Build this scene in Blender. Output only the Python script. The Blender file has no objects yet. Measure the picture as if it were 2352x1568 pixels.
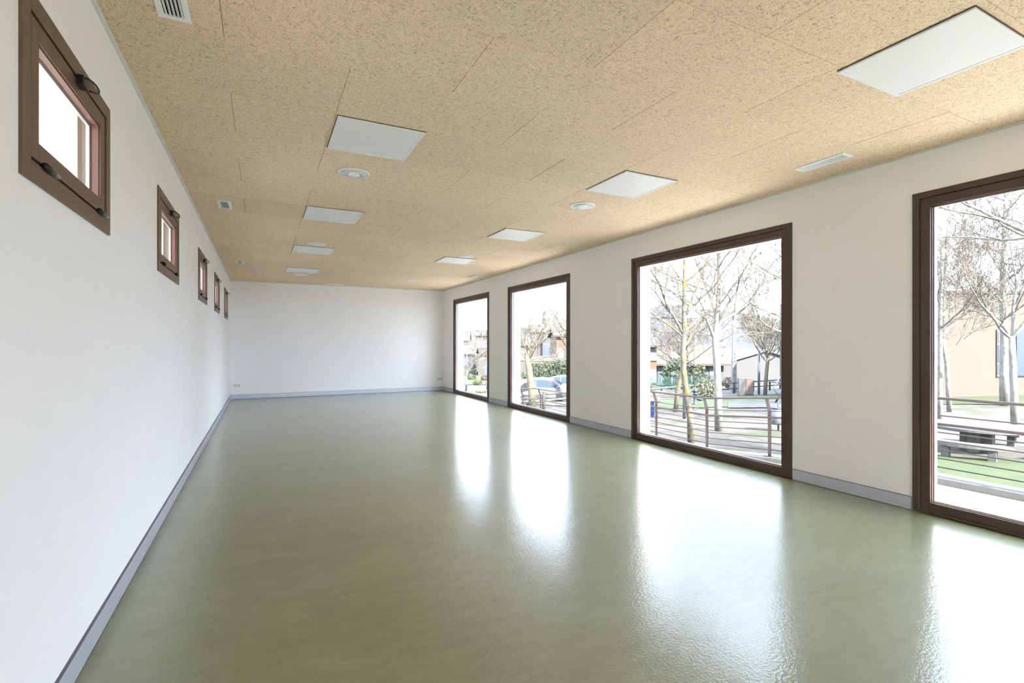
import bpy, math, random
from mathutils import Vector, Matrix

# ------------------------------------------------------------------ camera, world, sun, exposure
F_PX, CY, YAW = 1145.4, 789.46, math.radians(26.662)
H = 1.337                                   # camera height above the floor
scene = bpy.context.scene
col = scene.collection
cam_d = bpy.data.cameras.new('camera')
cam_d.sensor_width = 36.0
cam_d.lens = F_PX / 2352 * 36.0
cam_d.shift_y = (CY - 784.0) / 2352
cam_d.clip_start, cam_d.clip_end = 0.05, 3000
cam = bpy.data.objects.new('camera', cam_d)
cam.location = (0, 0, H)
cam.rotation_euler = (math.pi / 2, 0, -YAW)
col.objects.link(cam)
scene.camera = cam

world = bpy.data.worlds.new('sky')
scene.world = world
world.use_nodes = True
bg = world.node_tree.nodes['Background']
bg.inputs[0].default_value = (0.80, 0.905, 1.15, 1)
bg.inputs[1].default_value = 7.0
sun_d = bpy.data.lights.new('sun', 'SUN')
sun_d.energy = 40.0
sun_d.angle = math.radians(0.6)
sun_d.color = (1.0, 0.945, 0.93)
sun = bpy.data.objects.new('sun', sun_d)
sun.rotation_euler = Vector((-0.07, 1.0, -0.85)).to_track_quat('-Z', 'Y').to_euler()
col.objects.link(sun)

vs = scene.view_settings
vs.view_transform = 'Standard'
vs.look = 'None'
vs.gamma = 1.0
vs.use_curve_mapping = False
vs.exposure = 0.50
scene.cycles.max_bounces = 14
scene.cycles.diffuse_bounces = 8
scene.cycles.transparent_max_bounces = 16
scene.cycles.sample_clamp_indirect = 12

SN, CS = math.sin(YAW), math.cos(YAW)
RIGHT = Vector((CS, -SN, 0))
FWD = Vector((SN, CS, 0))


def P(px, py, d):                           # the point seen at a photo pixel, d metres along the lens axis
    r = (px - 1176) / F_PX
    return Vector((d * (SN + r * CS), d * (CS - r * SN), H - (py - CY) * d / F_PX))


TERR = [(-40, -1.15), (4, -1.15), (10, -1.35), (15, -1.6), (29, -2.5), (47, -3.1), (150, -7.5), (900, -9)]


def zg(y):                                  # the park falls away towards +y
    if y <= TERR[0][0]:
        return TERR[0][1]
    for (a, za), (b, zb) in zip(TERR, TERR[1:]):
        if y <= b:
            return za + (zb - za) * (y - a) / (b - a)
    return TERR[-1][1]


def G(px, py):                              # where the ray of a pixel meets the ground outside
    d = 5.0
    while d < 600:
        p = P(px, py, d)
        if p.z <= zg(p.y):
            return d
        d += 0.05
    return d


# ------------------------------------------------------------------ helpers
class MB:
    def __init__(s):
        s.v, s.f = [], []

    def box(s, x0, x1, y0, y1, z0, z1):
        b = len(s.v)
        s.v += [(x, y, z) for z in (z0, z1) for y in (y0, y1) for x in (x0, x1)]
        for q in ((0, 2, 3, 1), (4, 5, 7, 6), (0, 1, 5, 4), (2, 6, 7, 3), (0, 4, 6, 2), (1, 3, 7, 5)):
            s.f.append(tuple(b + i for i in q))
        return s

    def hexa(s, pts):                       # 8 points ordered like box
        b = len(s.v)
        s.v += [tuple(p) for p in pts]
        for q in ((0, 2, 3, 1), (4, 5, 7, 6), (0, 1, 5, 4), (2, 6, 7, 3), (0, 4, 6, 2), (1, 3, 7, 5)):
            s.f.append(tuple(b + i for i in q))
        return s

    def tube(s, pts, radii, n=8, cap=True):
        pts = [Vector(p) for p in pts]
        if not isinstance(radii, (list, tuple)):
            radii = [radii] * len(pts)
        b = len(s.v)
        up = None
        for i, p in enumerate(pts):
            t = (pts[min(i + 1, len(pts) - 1)] - pts[max(i - 1, 0)])
            t = t.normalized() if t.length > 1e-9 else Vector((0, 0, 1))
            if up is None:
                up = Vector((0, 0, 1)) if abs(t.z) < 0.9 else Vector((1, 0, 0))
            a = t.cross(up)
            if a.length < 1e-6:
                a = t.cross(Vector((0.3, 1, 0.2)))
            a.normalize()
            c = a.cross(t).normalized()
            up = c
            for k in range(n):
                an = 2 * math.pi * k / n
                s.v.append(tuple(p + (a * math.cos(an) + c * math.sin(an)) * radii[i]))
        for i in range(len(pts) - 1):
            for k in range(n):
                k2 = (k + 1) % n
                s.f.append((b + i * n + k, b + i * n + k2, b + (i + 1) * n + k2, b + (i + 1) * n + k))
        if cap:
            s.f.append(tuple(b + k for k in range(n))[::-1])
            s.f.append(tuple(b + (len(pts) - 1) * n + k for k in range(n)))
        return s

    def lathe(s, prof, n=32, c=(0, 0, 0), sx=1, sy=1):
        b = len(s.v)
        for r, z in prof:
            for k in range(n):
                a = 2 * math.pi * k / n
                s.v.append((c[0] + r * sx * math.cos(a), c[1] + r * sy * math.sin(a), c[2] + z))
        for i in range(len(prof) - 1):
            for k in range(n):
                k2 = (k + 1) % n
                s.f.append((b + i * n + k, b + i * n + k2, b + (i + 1) * n + k2, b + (i + 1) * n + k))
        if prof[0][0] > 1e-5:
            s.f.append(tuple(b + k for k in range(n))[::-1])
        if prof[-1][0] > 1e-5:
            s.f.append(tuple(b + (len(prof) - 1) * n + k for k in range(n)))
        return s

    def prism(s, poly, axis, a0, a1):       # poly in the two other axes, extruded along axis
        b = len(s.v)
        n = len(poly)
        for a in (a0, a1):
            for u, w in poly:
                s.v.append({'x': (a, u, w), 'y': (u, a, w), 'z': (u, w, a)}[axis])
        s.f.append(tuple(b + i for i in range(n))[::-1])
        s.f.append(tuple(b + n + i for i in range(n)))
        for i in range(n):
            j = (i + 1) % n
            s.f.append((b + i, b + j, b + n + j, b + n + i))
        return s

    def frame(s, y0, y1, z0, z1, w, x0, x1, wb=None):   # rectangular ring in the yz plane, x0..x1 deep
        wb = w if wb is None else wb
        s.box(x0, x1, y0, y0 + w, z0, z1)
        s.box(x0, x1, y1 - w, y1, z0, z1)
        s.box(x0, x1, y0 + w, y1 - w, z0, z0 + wb)
        s.box(x0, x1, y0 + w, y1 - w, z1 - w, z1)
        return s

    def mesh(s, name, mat, smooth=False):
        m = bpy.data.meshes.new(name)
        m.from_pydata(s.v, [], s.f)
        m.validate()
        import bmesh
        bm = bmesh.new()
        bm.from_mesh(m)
        bmesh.ops.recalc_face_normals(bm, faces=bm.faces)
        bm.to_mesh(m)
        bm.free()
        m.materials.append(mat)
        if smooth:
            for p in m.polygons:
                p.use_smooth = True
        return m

    def build(s, name, mat, parent=None, smooth=False, bevel=0, loc=None, rotz=0, label=None):
        o = bpy.data.objects.new(name, s.mesh(name, mat, smooth))
        col.objects.link(o)
        if parent:
            o.parent = parent
        if loc is not None:
            o.location = loc
        o.rotation_euler = (0, 0, rotz)
        if bevel:
            bv = o.modifiers.new('bevel', 'BEVEL')
            bv.width = bevel
            bv.segments = 2
            bv.limit_method = 'ANGLE'
        if label:
            o['label'] = label
        return o


def tag(o, label, cat, group=None, kind=None):
    o['label'] = label
    o['category'] = cat
    if group:
        o['group'] = group
    if kind:
        o['kind'] = kind
    return o


def empty(name, loc=(0, 0, 0), rotz=0):
    o = bpy.data.objects.new(name, None)
    o.empty_display_size = 0.1
    o.location = loc
    o.rotation_euler = (0, 0, rotz)
    col.objects.link(o)
    return o


# ------------------------------------------------------------------ materials
def mat(name, rgb, rough=0.5, metal=0.0, spec=0.5, emit=None):
    m = bpy.data.materials.new(name)
    m.use_nodes = True
    b = m.node_tree.nodes['Principled BSDF']
    b.inputs['Base Color'].default_value = (*rgb, 1)
    b.inputs['Roughness'].default_value = rough
    b.inputs['Metallic'].default_value = metal
    b.inputs['Specular IOR Level'].default_value = spec
    return m


class NT:
    def __init__(s, m):
        s.t = m.node_tree
        s.b = s.t.nodes['Principled BSDF']

    def n(s, typ, **kw):
        nd = s.t.nodes.new(typ)
        for k, v in kw.items():
            if hasattr(nd, k):
                setattr(nd, k, v)
            else:
                nd.inputs[k].default_value = v
        return nd

    def l(s, a, b):
        s.t.links.new(a, b)

    def math(s, op, a, b=None, c=None):
        nd = s.t.nodes.new('ShaderNodeMath')
        nd.operation = op
        for i, x in enumerate((a, b, c)):
            if x is None:
                continue
            if isinstance(x, (int, float)):
                nd.inputs[i].default_value = x
            else:
                s.l(x, nd.inputs[i])
        return nd.outputs[0]

    def ramp(s, fac, stops):
        nd = s.t.nodes.new('ShaderNodeValToRGB')
        e = nd.color_ramp.elements
        e[0].position, e[0].color = stops[0][0], (*stops[0][1], 1)
        e[1].position, e[1].color = stops[-1][0], (*stops[-1][1], 1)
        for p, c in stops[1:-1]:
            x = e.new(p)
            x.color = (*c, 1)
        s.l(fac, nd.inputs[0])
        return nd.outputs[0]

    def noise(s, vec, scale, detail=3, rough=0.5, dist=0.0):
        nd = s.n('ShaderNodeTexNoise')
        nd.inputs['Scale'].default_value = scale
        nd.inputs['Detail'].default_value = detail
        nd.inputs['Roughness'].default_value = rough
        nd.inputs['Distortion'].default_value = dist
        if vec is not None:
            s.l(vec, nd.inputs['Vector'])
        return nd.outputs[0]

    def bump(s, h, strength, dist):
        nd = s.n('ShaderNodeBump')
        nd.inputs['Strength'].default_value = strength
        nd.inputs['Distance'].default_value = dist
        s.l(h, nd.inputs['Height'])
        s.l(nd.outputs[0], s.b.inputs['Normal'])

    def pos(s):
        return s.n('ShaderNodeNewGeometry').outputs['Position']

    def mapping(s, vec, scale=(1, 1, 1), loc=(0, 0, 0), rot=(0, 0, 0)):
        nd = s.n('ShaderNodeMapping')
        nd.inputs['Scale'].default_value = scale
        nd.inputs['Location'].default_value = loc
        nd.inputs['Rotation'].default_value = rot
        s.l(vec, nd.inputs['Vector'])
        return nd.outputs[0]


def noisy(name, stops, scale, rough=0.8, detail=4, bump=0.0, bdist=0.01, stretch=(1, 1, 1), nrough=0.55, metal=0, spec=0.4):
    m = mat(name, stops[0][1], rough, metal, spec)
    t = NT(m)
    v = t.mapping(t.pos(), stretch)
    h = t.noise(v, scale, detail, nrough)
    t.l(t.ramp(h, stops), t.b.inputs['Base Color'])
    if bump:
        t.bump(h, bump, bdist)
    return m


EXT = 0.26  # scales outdoor base colours darker, against the bright daylight


def e3(r, g, b, k=EXT):
    return (r * k, g * k, b * k)


M = {}
M['wall'] = noisy('white wall paint', [(0.3, (0.885, 0.88, 0.885)), (0.7, (0.905, 0.90, 0.905))], 3, 0.75, bump=0.05, bdist=0.001)
t = NT(M['wall'])
M['render_cream'] = noisy('cream render', [(0.3, (0.66, 0.58, 0.47)), (0.7, (0.74, 0.66, 0.54))], 6, 0.9)
M['render_white'] = noisy('white render', [(0.3, (0.80, 0.79, 0.75)), (0.7, (0.85, 0.84, 0.80))], 6, 0.9)

# floor: poured green resin with a fine orange peel skin
m = mat('green resin floor', (0.16, 0.19, 0.11), 0.3, 0, 0.5)
t = NT(m)
pos = t.pos()
big = t.noise(t.mapping(pos, (0.6, 1.0, 1), rot=(0, 0, 0.3)), 1.3, 6, 0.62)
fine = t.noise(t.mapping(pos, (1.0, 2.2, 1), rot=(0, 0, -.5)), 6, 6, 0.7)
mixv = t.math('ADD', t.math('MULTIPLY', big, 0.6), t.math('MULTIPLY', fine, 0.4))
t.l(t.ramp(mixv, [(0.32, (0.150, 0.158, 0.072)), (0.5, (0.190, 0.202, 0.100)), (0.68, (0.232, 0.248, 0.136))]), t.b.inputs['Base Color'])
peel = t.noise(pos, 75, 2, 0.5)
t.l(t.math('ADD', t.math('MULTIPLY', big, 0.12), 0.36), t.b.inputs['Roughness'])
t.b.inputs['Coat Weight'].default_value = 0.85
t.b.inputs['Coat IOR'].default_value = 1.55
t.b.inputs['Coat Roughness'].default_value = 0.15
t.bump(peel, 0.25, 0.004)
t.l(t.b.inputs['Normal'].links[0].from_socket, t.b.inputs['Coat Normal'])
M['floor'] = m

# wood wool board
m = mat('wood wool board', (0.5, 0.38, 0.24), 0.9, 0, 0.2)
t = NT(m)
pos = t.pos()
oi = t.n('ShaderNodeObjectInfo')
warp = t.n('ShaderNodeTexNoise')
warp.inputs['Scale'].default_value = 7.0
warp.inputs['Detail'].default_value = 1.0
t.l(pos, warp.inputs['Vector'])
wv = t.n('ShaderNodeVectorMath', operation='MULTIPLY_ADD')
t.l(warp.outputs['Color'], wv.inputs[0])
wv.inputs[1].default_value = (.05, .05, 0)
t.l(pos, wv.inputs[2])
cmb = t.n('ShaderNodeCombineXYZ')
t.l(t.math('MULTIPLY', oi.outputs['Random'], 3.7), cmb.inputs[0])
off = t.n('ShaderNodeVectorMath', operation='ADD')
t.l(wv.outputs[0], off.inputs[0])
t.l(cmb.outputs[0], off.inputs[1])
hh = None
for i in range(7):
    mp = t.mapping(off.outputs[0], (1, 1, 1), (0.37 * i, .71 * i, 0), (0, 0, .15 + i * math.pi / 7 + .11 * (i % 3)))
    nz = t.noise(t.mapping(mp, (23 + 2.5 * i, 335 + 25 * (i % 3), 1), (3.1 * i, 1.7 * i, 2.3 * i)), 1.0, 0.0)
    hh = nz if hh is None else t.math('MAXIMUM', hh, nz)
rc = t.ramp(hh, [(0.535, (0.28, 0.19, 0.115)), (0.60, (0.68, 0.520, 0.365)), (0.70, (0.87, 0.69, 0.505))])
hv = t.n('ShaderNodeHueSaturation')
hv.inputs['Fac'].default_value = 1
cloud = t.noise(pos, 0.9, 3)
t.l(t.math('ADD', t.math('MULTIPLY', oi.outputs['Random'], 0.07), t.math('MULTIPLY', cloud, 0.12)), hv.inputs['Value'])
vv = t.math('ADD', t.math('ADD', t.math('MULTIPLY', oi.outputs['Random'], 0.06), t.math('MULTIPLY', cloud, 0.12)), 0.93)
t.l(vv, hv.inputs['Value'])
t.l(rc, hv.inputs['Color'])
t.l(hv.outputs[0], t.b.inputs['Base Color'])
t.bump(hh, 0.30, 0.006)
M['woodwool'] = m
M['slab'] = mat('dark ceiling void', (0.10, 0.075, 0.05), 0.95)

M['brown'] = noisy('brown anodised frame', [(0.3, (0.060, 0.036, 0.026)), (0.7, (0.078, 0.047, 0.034))], 5, 0.42, stretch=(1, 12, 1), bump=0.02, bdist=0.001, spec=0.5)
M['brown_light'] = noisy('brown lacquered sash', [(0.3, (0.120, 0.070, 0.044)), (0.7, (0.150, 0.090, 0.058))], 6, 0.40, stretch=(1, 10, 1), spec=0.5)
M['reddish'] = mat('red brown glazing bead', (0.20, 0.105, 0.082), 0.35)
M['gasket'] = mat('black rubber gasket', (0.012, 0.010, 0.010), 0.6)
M['spacer'] = mat('aluminium spacer bar', (0.80, 0.81, 0.83), 0.3, 0.6)
M['black'] = mat('black hardware', (0.014, 0.013, 0.013), 0.35)
M['steel'] = mat('hinge steel', (0.35, 0.35, 0.36), 0.3, 0.9)
M['alu'] = noisy('anodised aluminium skirting', [(0.3, (0.50, 0.53, 0.60)), (0.7, (0.56, 0.59, 0.66))], 4, 0.35, metal=0.25)
M['alu_dark'] = mat('dark aluminium edge', (0.13, 0.13, 0.155), 0.5, 0.3)
M['trim'] = mat('white ceiling trim', (0.70, 0.73, 0.72), 0.45)
M['lamp_frame'] = mat('white lamp frame', (0.80, 0.81, 0.81), 0.4)
M['diffuser'] = mat('opal diffuser', (0.82, 0.82, 0.82), 0.42)
M['lamp_edge_shade'] = mat('painted shade around lamp', (0.10, 0.075, 0.05), 0.9)
M['vent'] = mat('white enamelled vent', (0.88, 0.89, 0.90), 0.28)
M['vent_dark'] = mat('dark duct', (0.02, 0.02, 0.022), 0.8)
M['vent_grey'] = mat('grey slot vent', (0.50, 0.55, 0.53), 0.4, 0.3)
M['ivory'] = mat('ivory plastic', (0.78, 0.74, 0.63), 0.35)
M['ivory_shade'] = mat('ivory painted as shade', (0.36, 0.33, 0.27), 0.5)

# window glass: clear, mirrors a little at a slant
m = bpy.data.materials.new('window glass')
m.use_nodes = True
nt = m.node_tree
nt.nodes.remove(nt.nodes['Principled BSDF'])
tr = nt.nodes.new('ShaderNodeBsdfTransparent')
tr.inputs[0].default_value = (0.985, 0.995, 0.99, 1)
gl = nt.nodes.new('ShaderNodeBsdfGlossy')
gl.inputs['Roughness'].default_value = 0.0
lw_ = nt.nodes.new('ShaderNodeLayerWeight')
lw_.inputs[0].default_value = 0.5
pw = nt.nodes.new('ShaderNodeMath')
pw.operation = 'POWER'
pw.inputs[1].default_value = 5.0
nt.links.new(lw_.outputs['Facing'], pw.inputs[0])
fr = nt.nodes.new('ShaderNodeMath')
fr.operation = 'MULTIPLY_ADD'
fr.inputs[1].default_value = 0.40
fr.inputs[2].default_value = 0.015
nt.links.new(pw.outputs[0], fr.inputs[0])
mx = nt.nodes.new('ShaderNodeMixShader')
nt.links.new(fr.outputs[0], mx.inputs[0])
nt.links.new(tr.outputs[0], mx.inputs[1])
nt.links.new(gl.outputs[0], mx.inputs[2])
nt.links.new(mx.outputs[0], nt.nodes['Material Output'].inputs[0])
M['glass'] = m

# ------------------------------------------------------------------ the room
XL, XR, YB, YF, ZC = -0.672, 4.685, 13.775, -4.7, 2.865
WIN_R = [(-0.25, 2.139), (3.160, 5.548), (7.131, 9.517), (10.506, 12.882)]
WIN_RT = 2.537
WIN_L = [2.062, 4.350, 6.945, 9.200, 11.560]
LW, LZ0, LZ1 = 1.003, 1.866, 2.481

floor = MB().box(XL - .05, XR + .05, YF - .05, YB + .05, -0.2, 0).build('floor', M['floor'])
tag(floor, 'glossy green poured resin floor of the empty hall', 'floor', kind='structure')


def holed_wall(name, x0, x1, holes, z0, z1, m, y0, y1, parent=None):
    """wall slab in the yz plane with rectangular holes (ya, yb, za, zb)"""
    b = MB()
    y = y0
    for ya, yb, za, zb in sorted(holes):
        b.box(x0, x1, y, ya, z0, z1)
        if za > z0 + 1e-4:
            b.box(x0, x1, ya, yb, z0, za)
        b.box(x0, x1, ya, yb, zb, z1)
        y = yb
    b.box(x0, x1, y, y1, z0, z1)
    return b.build(name, m, parent)


E_ = 0.006
hl = [(y, y + LW, LZ0, LZ1) for y in WIN_L]
wl = holed_wall('wall_left', XL - .10, XL, hl, 0, ZC + .06, M['wall'], YF, YB)
tag(wl, 'white left wall with five small brown hopper windows', 'wall', kind='structure')
hl2 = [(y + .06, y + LW - .06, LZ0 + .06, LZ1 - .06) for y in WIN_L]
holed_wall('exterior_render', XL - .42, XL - .10, hl2, -1.5, ZC + .5, M['render_cream'], YF, YB + .3, wl)
hr = [(a, b, 0, WIN_RT) for a, b in WIN_R]
wr = holed_wall('wall_right', XR, XR + .085, hr, 0, ZC + .06, M['wall'], YF, YB)
tag(wr, 'white right wall with four floor-length brown framed windows', 'wall', kind='structure')
hr2 = [(a + .10, b - .10, -0.02, WIN_RT - .10) for a, b in WIN_R]
holed_wall('exterior_render', XR + .085, XR + .145, hr2[:1], -1.5, ZC + .5, M['render_white'], YF, 2.6, wr)
holed_wall('exterior_render', XR + .085, XR + .245, hr2[1:], -1.5, ZC + .5, M['render_white'], 2.6, YB + .3, wr)
wb = MB().box(XL - .1, XR + .085, YB, YB + .2, 0, ZC + .06).build('wall_back', M['wall'])
tag(wb, 'plain white end wall opposite the camera', 'wall', kind='structure')
GF = (0.9, 3.5, 2.45)                        # unseen glazed door front, added behind the camera to brighten the room
b = MB()
for q in ((XL - .1, GF[0], 0, ZC + .06), (GF[1], XR + .085, 0, ZC + .06), (GF[0], GF[1], GF[2], ZC + .06)):
    b.box(q[0], q[1], YF - .2, YF, q[2], q[3])
wf = b.build('wall_front', M['wall'])
tag(wf, 'white end wall behind the camera with an added glazed front', 'wall', kind='structure')
root = empty('added_door_1', ((GF[0] + GF[1]) / 2, YF - .08, 0))
tag(root, 'added brown framed glazed door front, unseen, to brighten the hall', 'door', kind='structure')
ga = (GF[1] - GF[0]) / 2
b = MB()
for x0, x1 in ((-ga, -ga + .1), (ga - .1, ga), (-.06, .06)):
    b.box(x0, x1, -.04, .04, 0, GF[2])
for x0, x1 in ((-ga + .1, -.06), (.06, ga - .1)):
    b.box(x0, x1, -.04, .04, 0, .09)
    b.box(x0, x1, -.04, .04, GF[2] - .1, GF[2])
b.build('frame', M['brown'], root, bevel=.002)
for x0, x1 in ((-ga + .1, -.06), (.06, ga - .1)):
    MB().box(x0, x1, -.004, .004, .09, GF[2] - .1).build('glass_pane', M['glass'], root)
MB().tube([(-.11, .06, .95), (-.11, .06, 1.25)], .012, 8).build('handle', M['steel'], root, smooth=True)

# ceiling: staggered wood wool boards under a slab
ceil = MB().box(XL - .12, XR + .12, YF - .1, YB + .1, ZC + .045, ZC + .25).build('ceiling', M['slab'])
tag(ceil, 'ceiling of tan wood wool boards laid in staggered rows', 'ceiling', kind='structure')
random.seed(4)
PY, PX = 0.6135, 1.205
cache = {}
k0 = math.floor((YF - 3.49) / PY)
k = k0
while 3.49 + k * PY < YB:
    ya, yb = max(YF, 3.49 + k * PY), min(YB, 3.49 + (k + 1) * PY)
    x = (-0.168 if k % 2 == 0 else 0.440) - 2 * PX
    while x < XR:
        xa, xb = max(XL, x), min(XR, x + PX)
        x += PX
        if xb - xa < 0.02 or yb - ya < 0.02:
            continue
        w, l = round(xb - xa, 3), round(yb - ya, 3)
        if (w, l) not in cache:
            g = 0.0009
            c = 0.0025
            b = MB()
            hw, hl_ = w / 2 - g, l / 2 - g
            b.hexa([(sx * (hw - c), sy * (hl_ - c), 0) for sy in (-1, 1) for sx in (-1, 1)] +
                   [(sx * hw, sy * hl_, c) for sy in (-1, 1) for sx in (-1, 1)])
            b.box(-hw, hw, -hl_, hl_, c, .035)
            cache[(w, l)] = b.mesh('ceiling_panel', M['woodwool'])
        o = bpy.data.objects.new('ceiling_panel', cache[(w, l)])
        o.location = ((xa + xb) / 2, (ya + yb) / 2, ZC + random.uniform(0, .0022))
        o.parent = ceil
        col.objects.link(o)
    k += 1

# perimeter trims and skirting
tr_defs = [('trim_1', (XL, XL + .014, YF, YB, ZC - .020, ZC + .002), 'thin white metal trim along the left wall top'),
           ('trim_2', (XL, XR, YB - .010, YB, ZC - .012, ZC + .002), 'thin white metal trim along the end wall top'),
           ('trim_3', (XR - .012, XR, YF, YB, ZC - .014, ZC + .002), 'thin white metal trim along the window wall top')]
for n, bxx, lb in tr_defs:
    tag(MB().box(*bxx).build(n, M['trim']), lb, 'trim', kind='structure')


def skirting(name, label, segs):
    """segs: boxes (x0,x1,y0,y1, side) one length of skirting each"""
    root = empty(name)
    tag(root, label, 'skirting', kind='structure')
    for (x0, x1, y0, y1, side) in segs:
        pc = MB().box(x0, x1, y0, y1, 0.004, 0.104).build('skirting_length', M['alu'], root, bevel=.0015)
        e = {'l': (x0, x1 - .0025, y0, y1), 'r': (x0 + .0025, x1, y0, y1), 'b': (x0, x1, y0 + .0025, y1)}[side]
        MB().box(*e, .104, .1075).build('top_edge', M['alu_dark'], pc)
        MB().box(*e, 0.0, .004).build('shadow_gap', M['alu_dark'], pc)
    return root


sk = .014
left_cuts = [YF, -1.5, 0.6, 3.05, 4.95, 7.35, 9.75, 12.1, YB]
skirting('baseboard_left', 'silver grey aluminium skirting along the left wall',
         [(XL, XL + sk, a + .001, b - .001, 'l') for a, b in zip(left_cuts, left_cuts[1:])])
skirting('baseboard_back', 'silver grey aluminium skirting along the end wall',
         [(XL + sk, 1.62, YB - sk, YB, 'b'), (1.622, XR - sk, YB - sk, YB, 'b')])
piers = [(YF, WIN_R[0][0])] + [(WIN_R[i][1], WIN_R[i + 1][0]) for i in range(3)] + [(WIN_R[3][1], YB)]
skirting('baseboard_right', 'silver grey aluminium skirting between the tall windows',
         [(XR - sk, XR, a + .008, b - .008, 'r') for a, b in piers])

# ------------------------------------------------------------------ tall windows
names_r = ['tall brown framed window nearest the camera, cut by the right edge',
           'tall brown framed window second nearest the camera',
           'tall brown framed window third from the camera',
           'tall brown framed window next to the far corner']
for i, (a, b) in enumerate(WIN_R):
    root = empty('window_%d' % (i + 1), (XR, (a + b) / 2, 0))
    tag(root, names_r[i], 'window', kind='structure')
    ly0, ly1 = a - (a + b) / 2, b - (a + b) / 2
    z0, z1 = 0.006, WIN_RT
    B = MB()
    B.frame(ly0, ly1, z0, z1, .048, -.012, .08, .02)
    B.build('casing', M['brown'], root, bevel=.002)
    B = MB()
    B.frame(ly0 + .050, ly1 - .050, z0 + .02, z1 - .050, .066, -.002, .075, .066)
    B.build('frame', M['brown'], root, bevel=.002)
    B = MB()
    B.frame(ly0 + .048, ly1 - .048, z0 + .014, z1 - .048, .006, .002, .07, .006)
    B.build('gasket', M['gasket'], root)
    gy0, gy1, gz0, gz1 = ly0 + .116, ly1 - .116, z0 + .086, z1 - .116
    B = MB()
    B.frame(gy0, gy1, gz0, gz1, .006, .018, .030)
    B.build('glazing_bead', M['reddish'], root)
    B = MB()
    B.frame(gy0 + .004, gy1 - .004, gz0 + .004, gz1 - .004, .005, .030, .036)
    B.build('gasket', M['gasket'], root)
    B = MB()
    B.frame(gy0, gy1, gz0, gz1, .013, .0385, .052)
    B.build('spacer_bar', M['spacer'], root)
    for gx in (.032, .053):
        MB().box(gx, gx + .005, gy0, gy1, gz0, gz1).build('glass_pane', M['glass'], root)
    MB().box(.085, .27 if i else .17, ly0 + .1, ly1 - .1, -.06, .045).build('outer_sill', M['spacer'], root)

# ------------------------------------------------------------------ small hopper windows in the left wall
names_l = ['small brown hopper window nearest the camera on the left wall',
           'small brown hopper window second from the camera on the left wall',
           'small brown hopper window in the middle of the left wall row',
           'small brown hopper window fourth from the camera on the left wall',
           'small brown hopper window next to the far left corner']


def hopper(root):
    w, z0, z1 = LW, LZ0, LZ1
    B = MB()
    B.frame(0, w, z0, z1, .066, -.036, .010)
    B.build('frame', M['brown_light'], root, bevel=.0015)
    B = MB()
    B.frame(.064, w - .064, z0 + .064, z1 - .064, .014, -.034, -.012)
    B.build('gasket', M['gasket'], root)
    sash = MB().frame(.080, w - .080, z0 + .080, z1 - .072, .062, -.034, .006).build('sash', M['brown_light'], root, bevel=.0015)
    a0, a1, c0, c1 = .142, w - .142, z0 + .142, z1 - .134
    MB().frame(a0 - .002, a1 + .002, c0 - .002, c1 + .002, .007, -.026, -.003).build('glazing_bead', M['reddish'], sash)
    MB().frame(a0, a1, c0, c1, .013, -.046, -.034).build('spacer_bar', M['spacer'], sash)
    MB().box(-.0315, -.0265, a0, a1, c0, c1).build('glass_pane', M['glass'], sash)
    for hy in (.20, w - .17):
        hb = MB().tube([(.015, hy - .040, z0 + .073), (.015, hy + .035, z0 + .073)], .0125, 10).build('hinge', M['black'], root, smooth=True)
        MB().tube([(.015, hy + .037, z0 + .073), (.015, hy + .085, z0 + .073)], .0095, 10).build('hinge_pin', M['steel'], hb, smooth=True)
    ly = w * .555
    lt = MB().box(.002, .030, ly - .045, ly + .02, z1 - .098, z1 - .058).build('latch', M['black'], root, bevel=.003)
    pts = []
    for q in range(0, 13):
        an = math.pi * (-.1 + 1.25 * q / 12)
        pts.append((.020 + .045 * math.sin(an * .8), ly - .02 + .05 * (1 - math.cos(an)) * .5, z1 - .078 + .020 * math.cos(an * 1.1)))
    MB().tube(pts, .0042, 8).build('latch_ring', M['black'], lt, smooth=True)


for i, y in enumerate(WIN_L):
    root = empty('window_%d' % (i + 5), (XL, y, 0))
    tag(root, names_l[i], 'window', kind='structure')
    hopper(root)

# ------------------------------------------------------------------ ceiling fittings
LL = [(.456, 3.500), (.452, 5.950), (.447, 8.399), (.4525, 10.875)]
LR = [(2.884, 1.077), (2.870, 3.477), (2.882, 5.920), (2.875, 8.324)]
lab = ['nearest the camera in the left row', 'second in the left row', 'third in the left row', 'farthest in the left row',
       'cut by the right picture edge', 'second in the window side row',
       'third in the window side row', 'farthest in the window side row']
for (x, y), lb in zip(LL + LR, lab):
    root = empty('ceiling_light', (x + .301, y + .299, ZC))
    tag(root, 'unlit square white ceiling light panel ' + lb, 'ceiling light', 'square ceiling light panels')
    s = .301
    MB().box(-s - .004, s + .002, -s - .004, s + .002, -.003, .0).build('edge_shade', M['lamp_edge_shade'], root)  # dark sheet painted as edge shade, wider on the near and left sides
    fb = MB()
    for q in ((-s, s, -s, -s + .022), (-s, s, s - .022, s), (-s, -s + .022, -s + .022, s - .022), (s - .022, s, -s + .022, s - .022)):
        fb.box(*q, -.013, -.003)
    fb.build('frame', M['lamp_frame'], root, bevel=.0012)
    MB().box(-s + .021, s - .021, -s + .021, s - .021, -.0105, -.003).build('diffuser', M['diffuser'], root)

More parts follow.
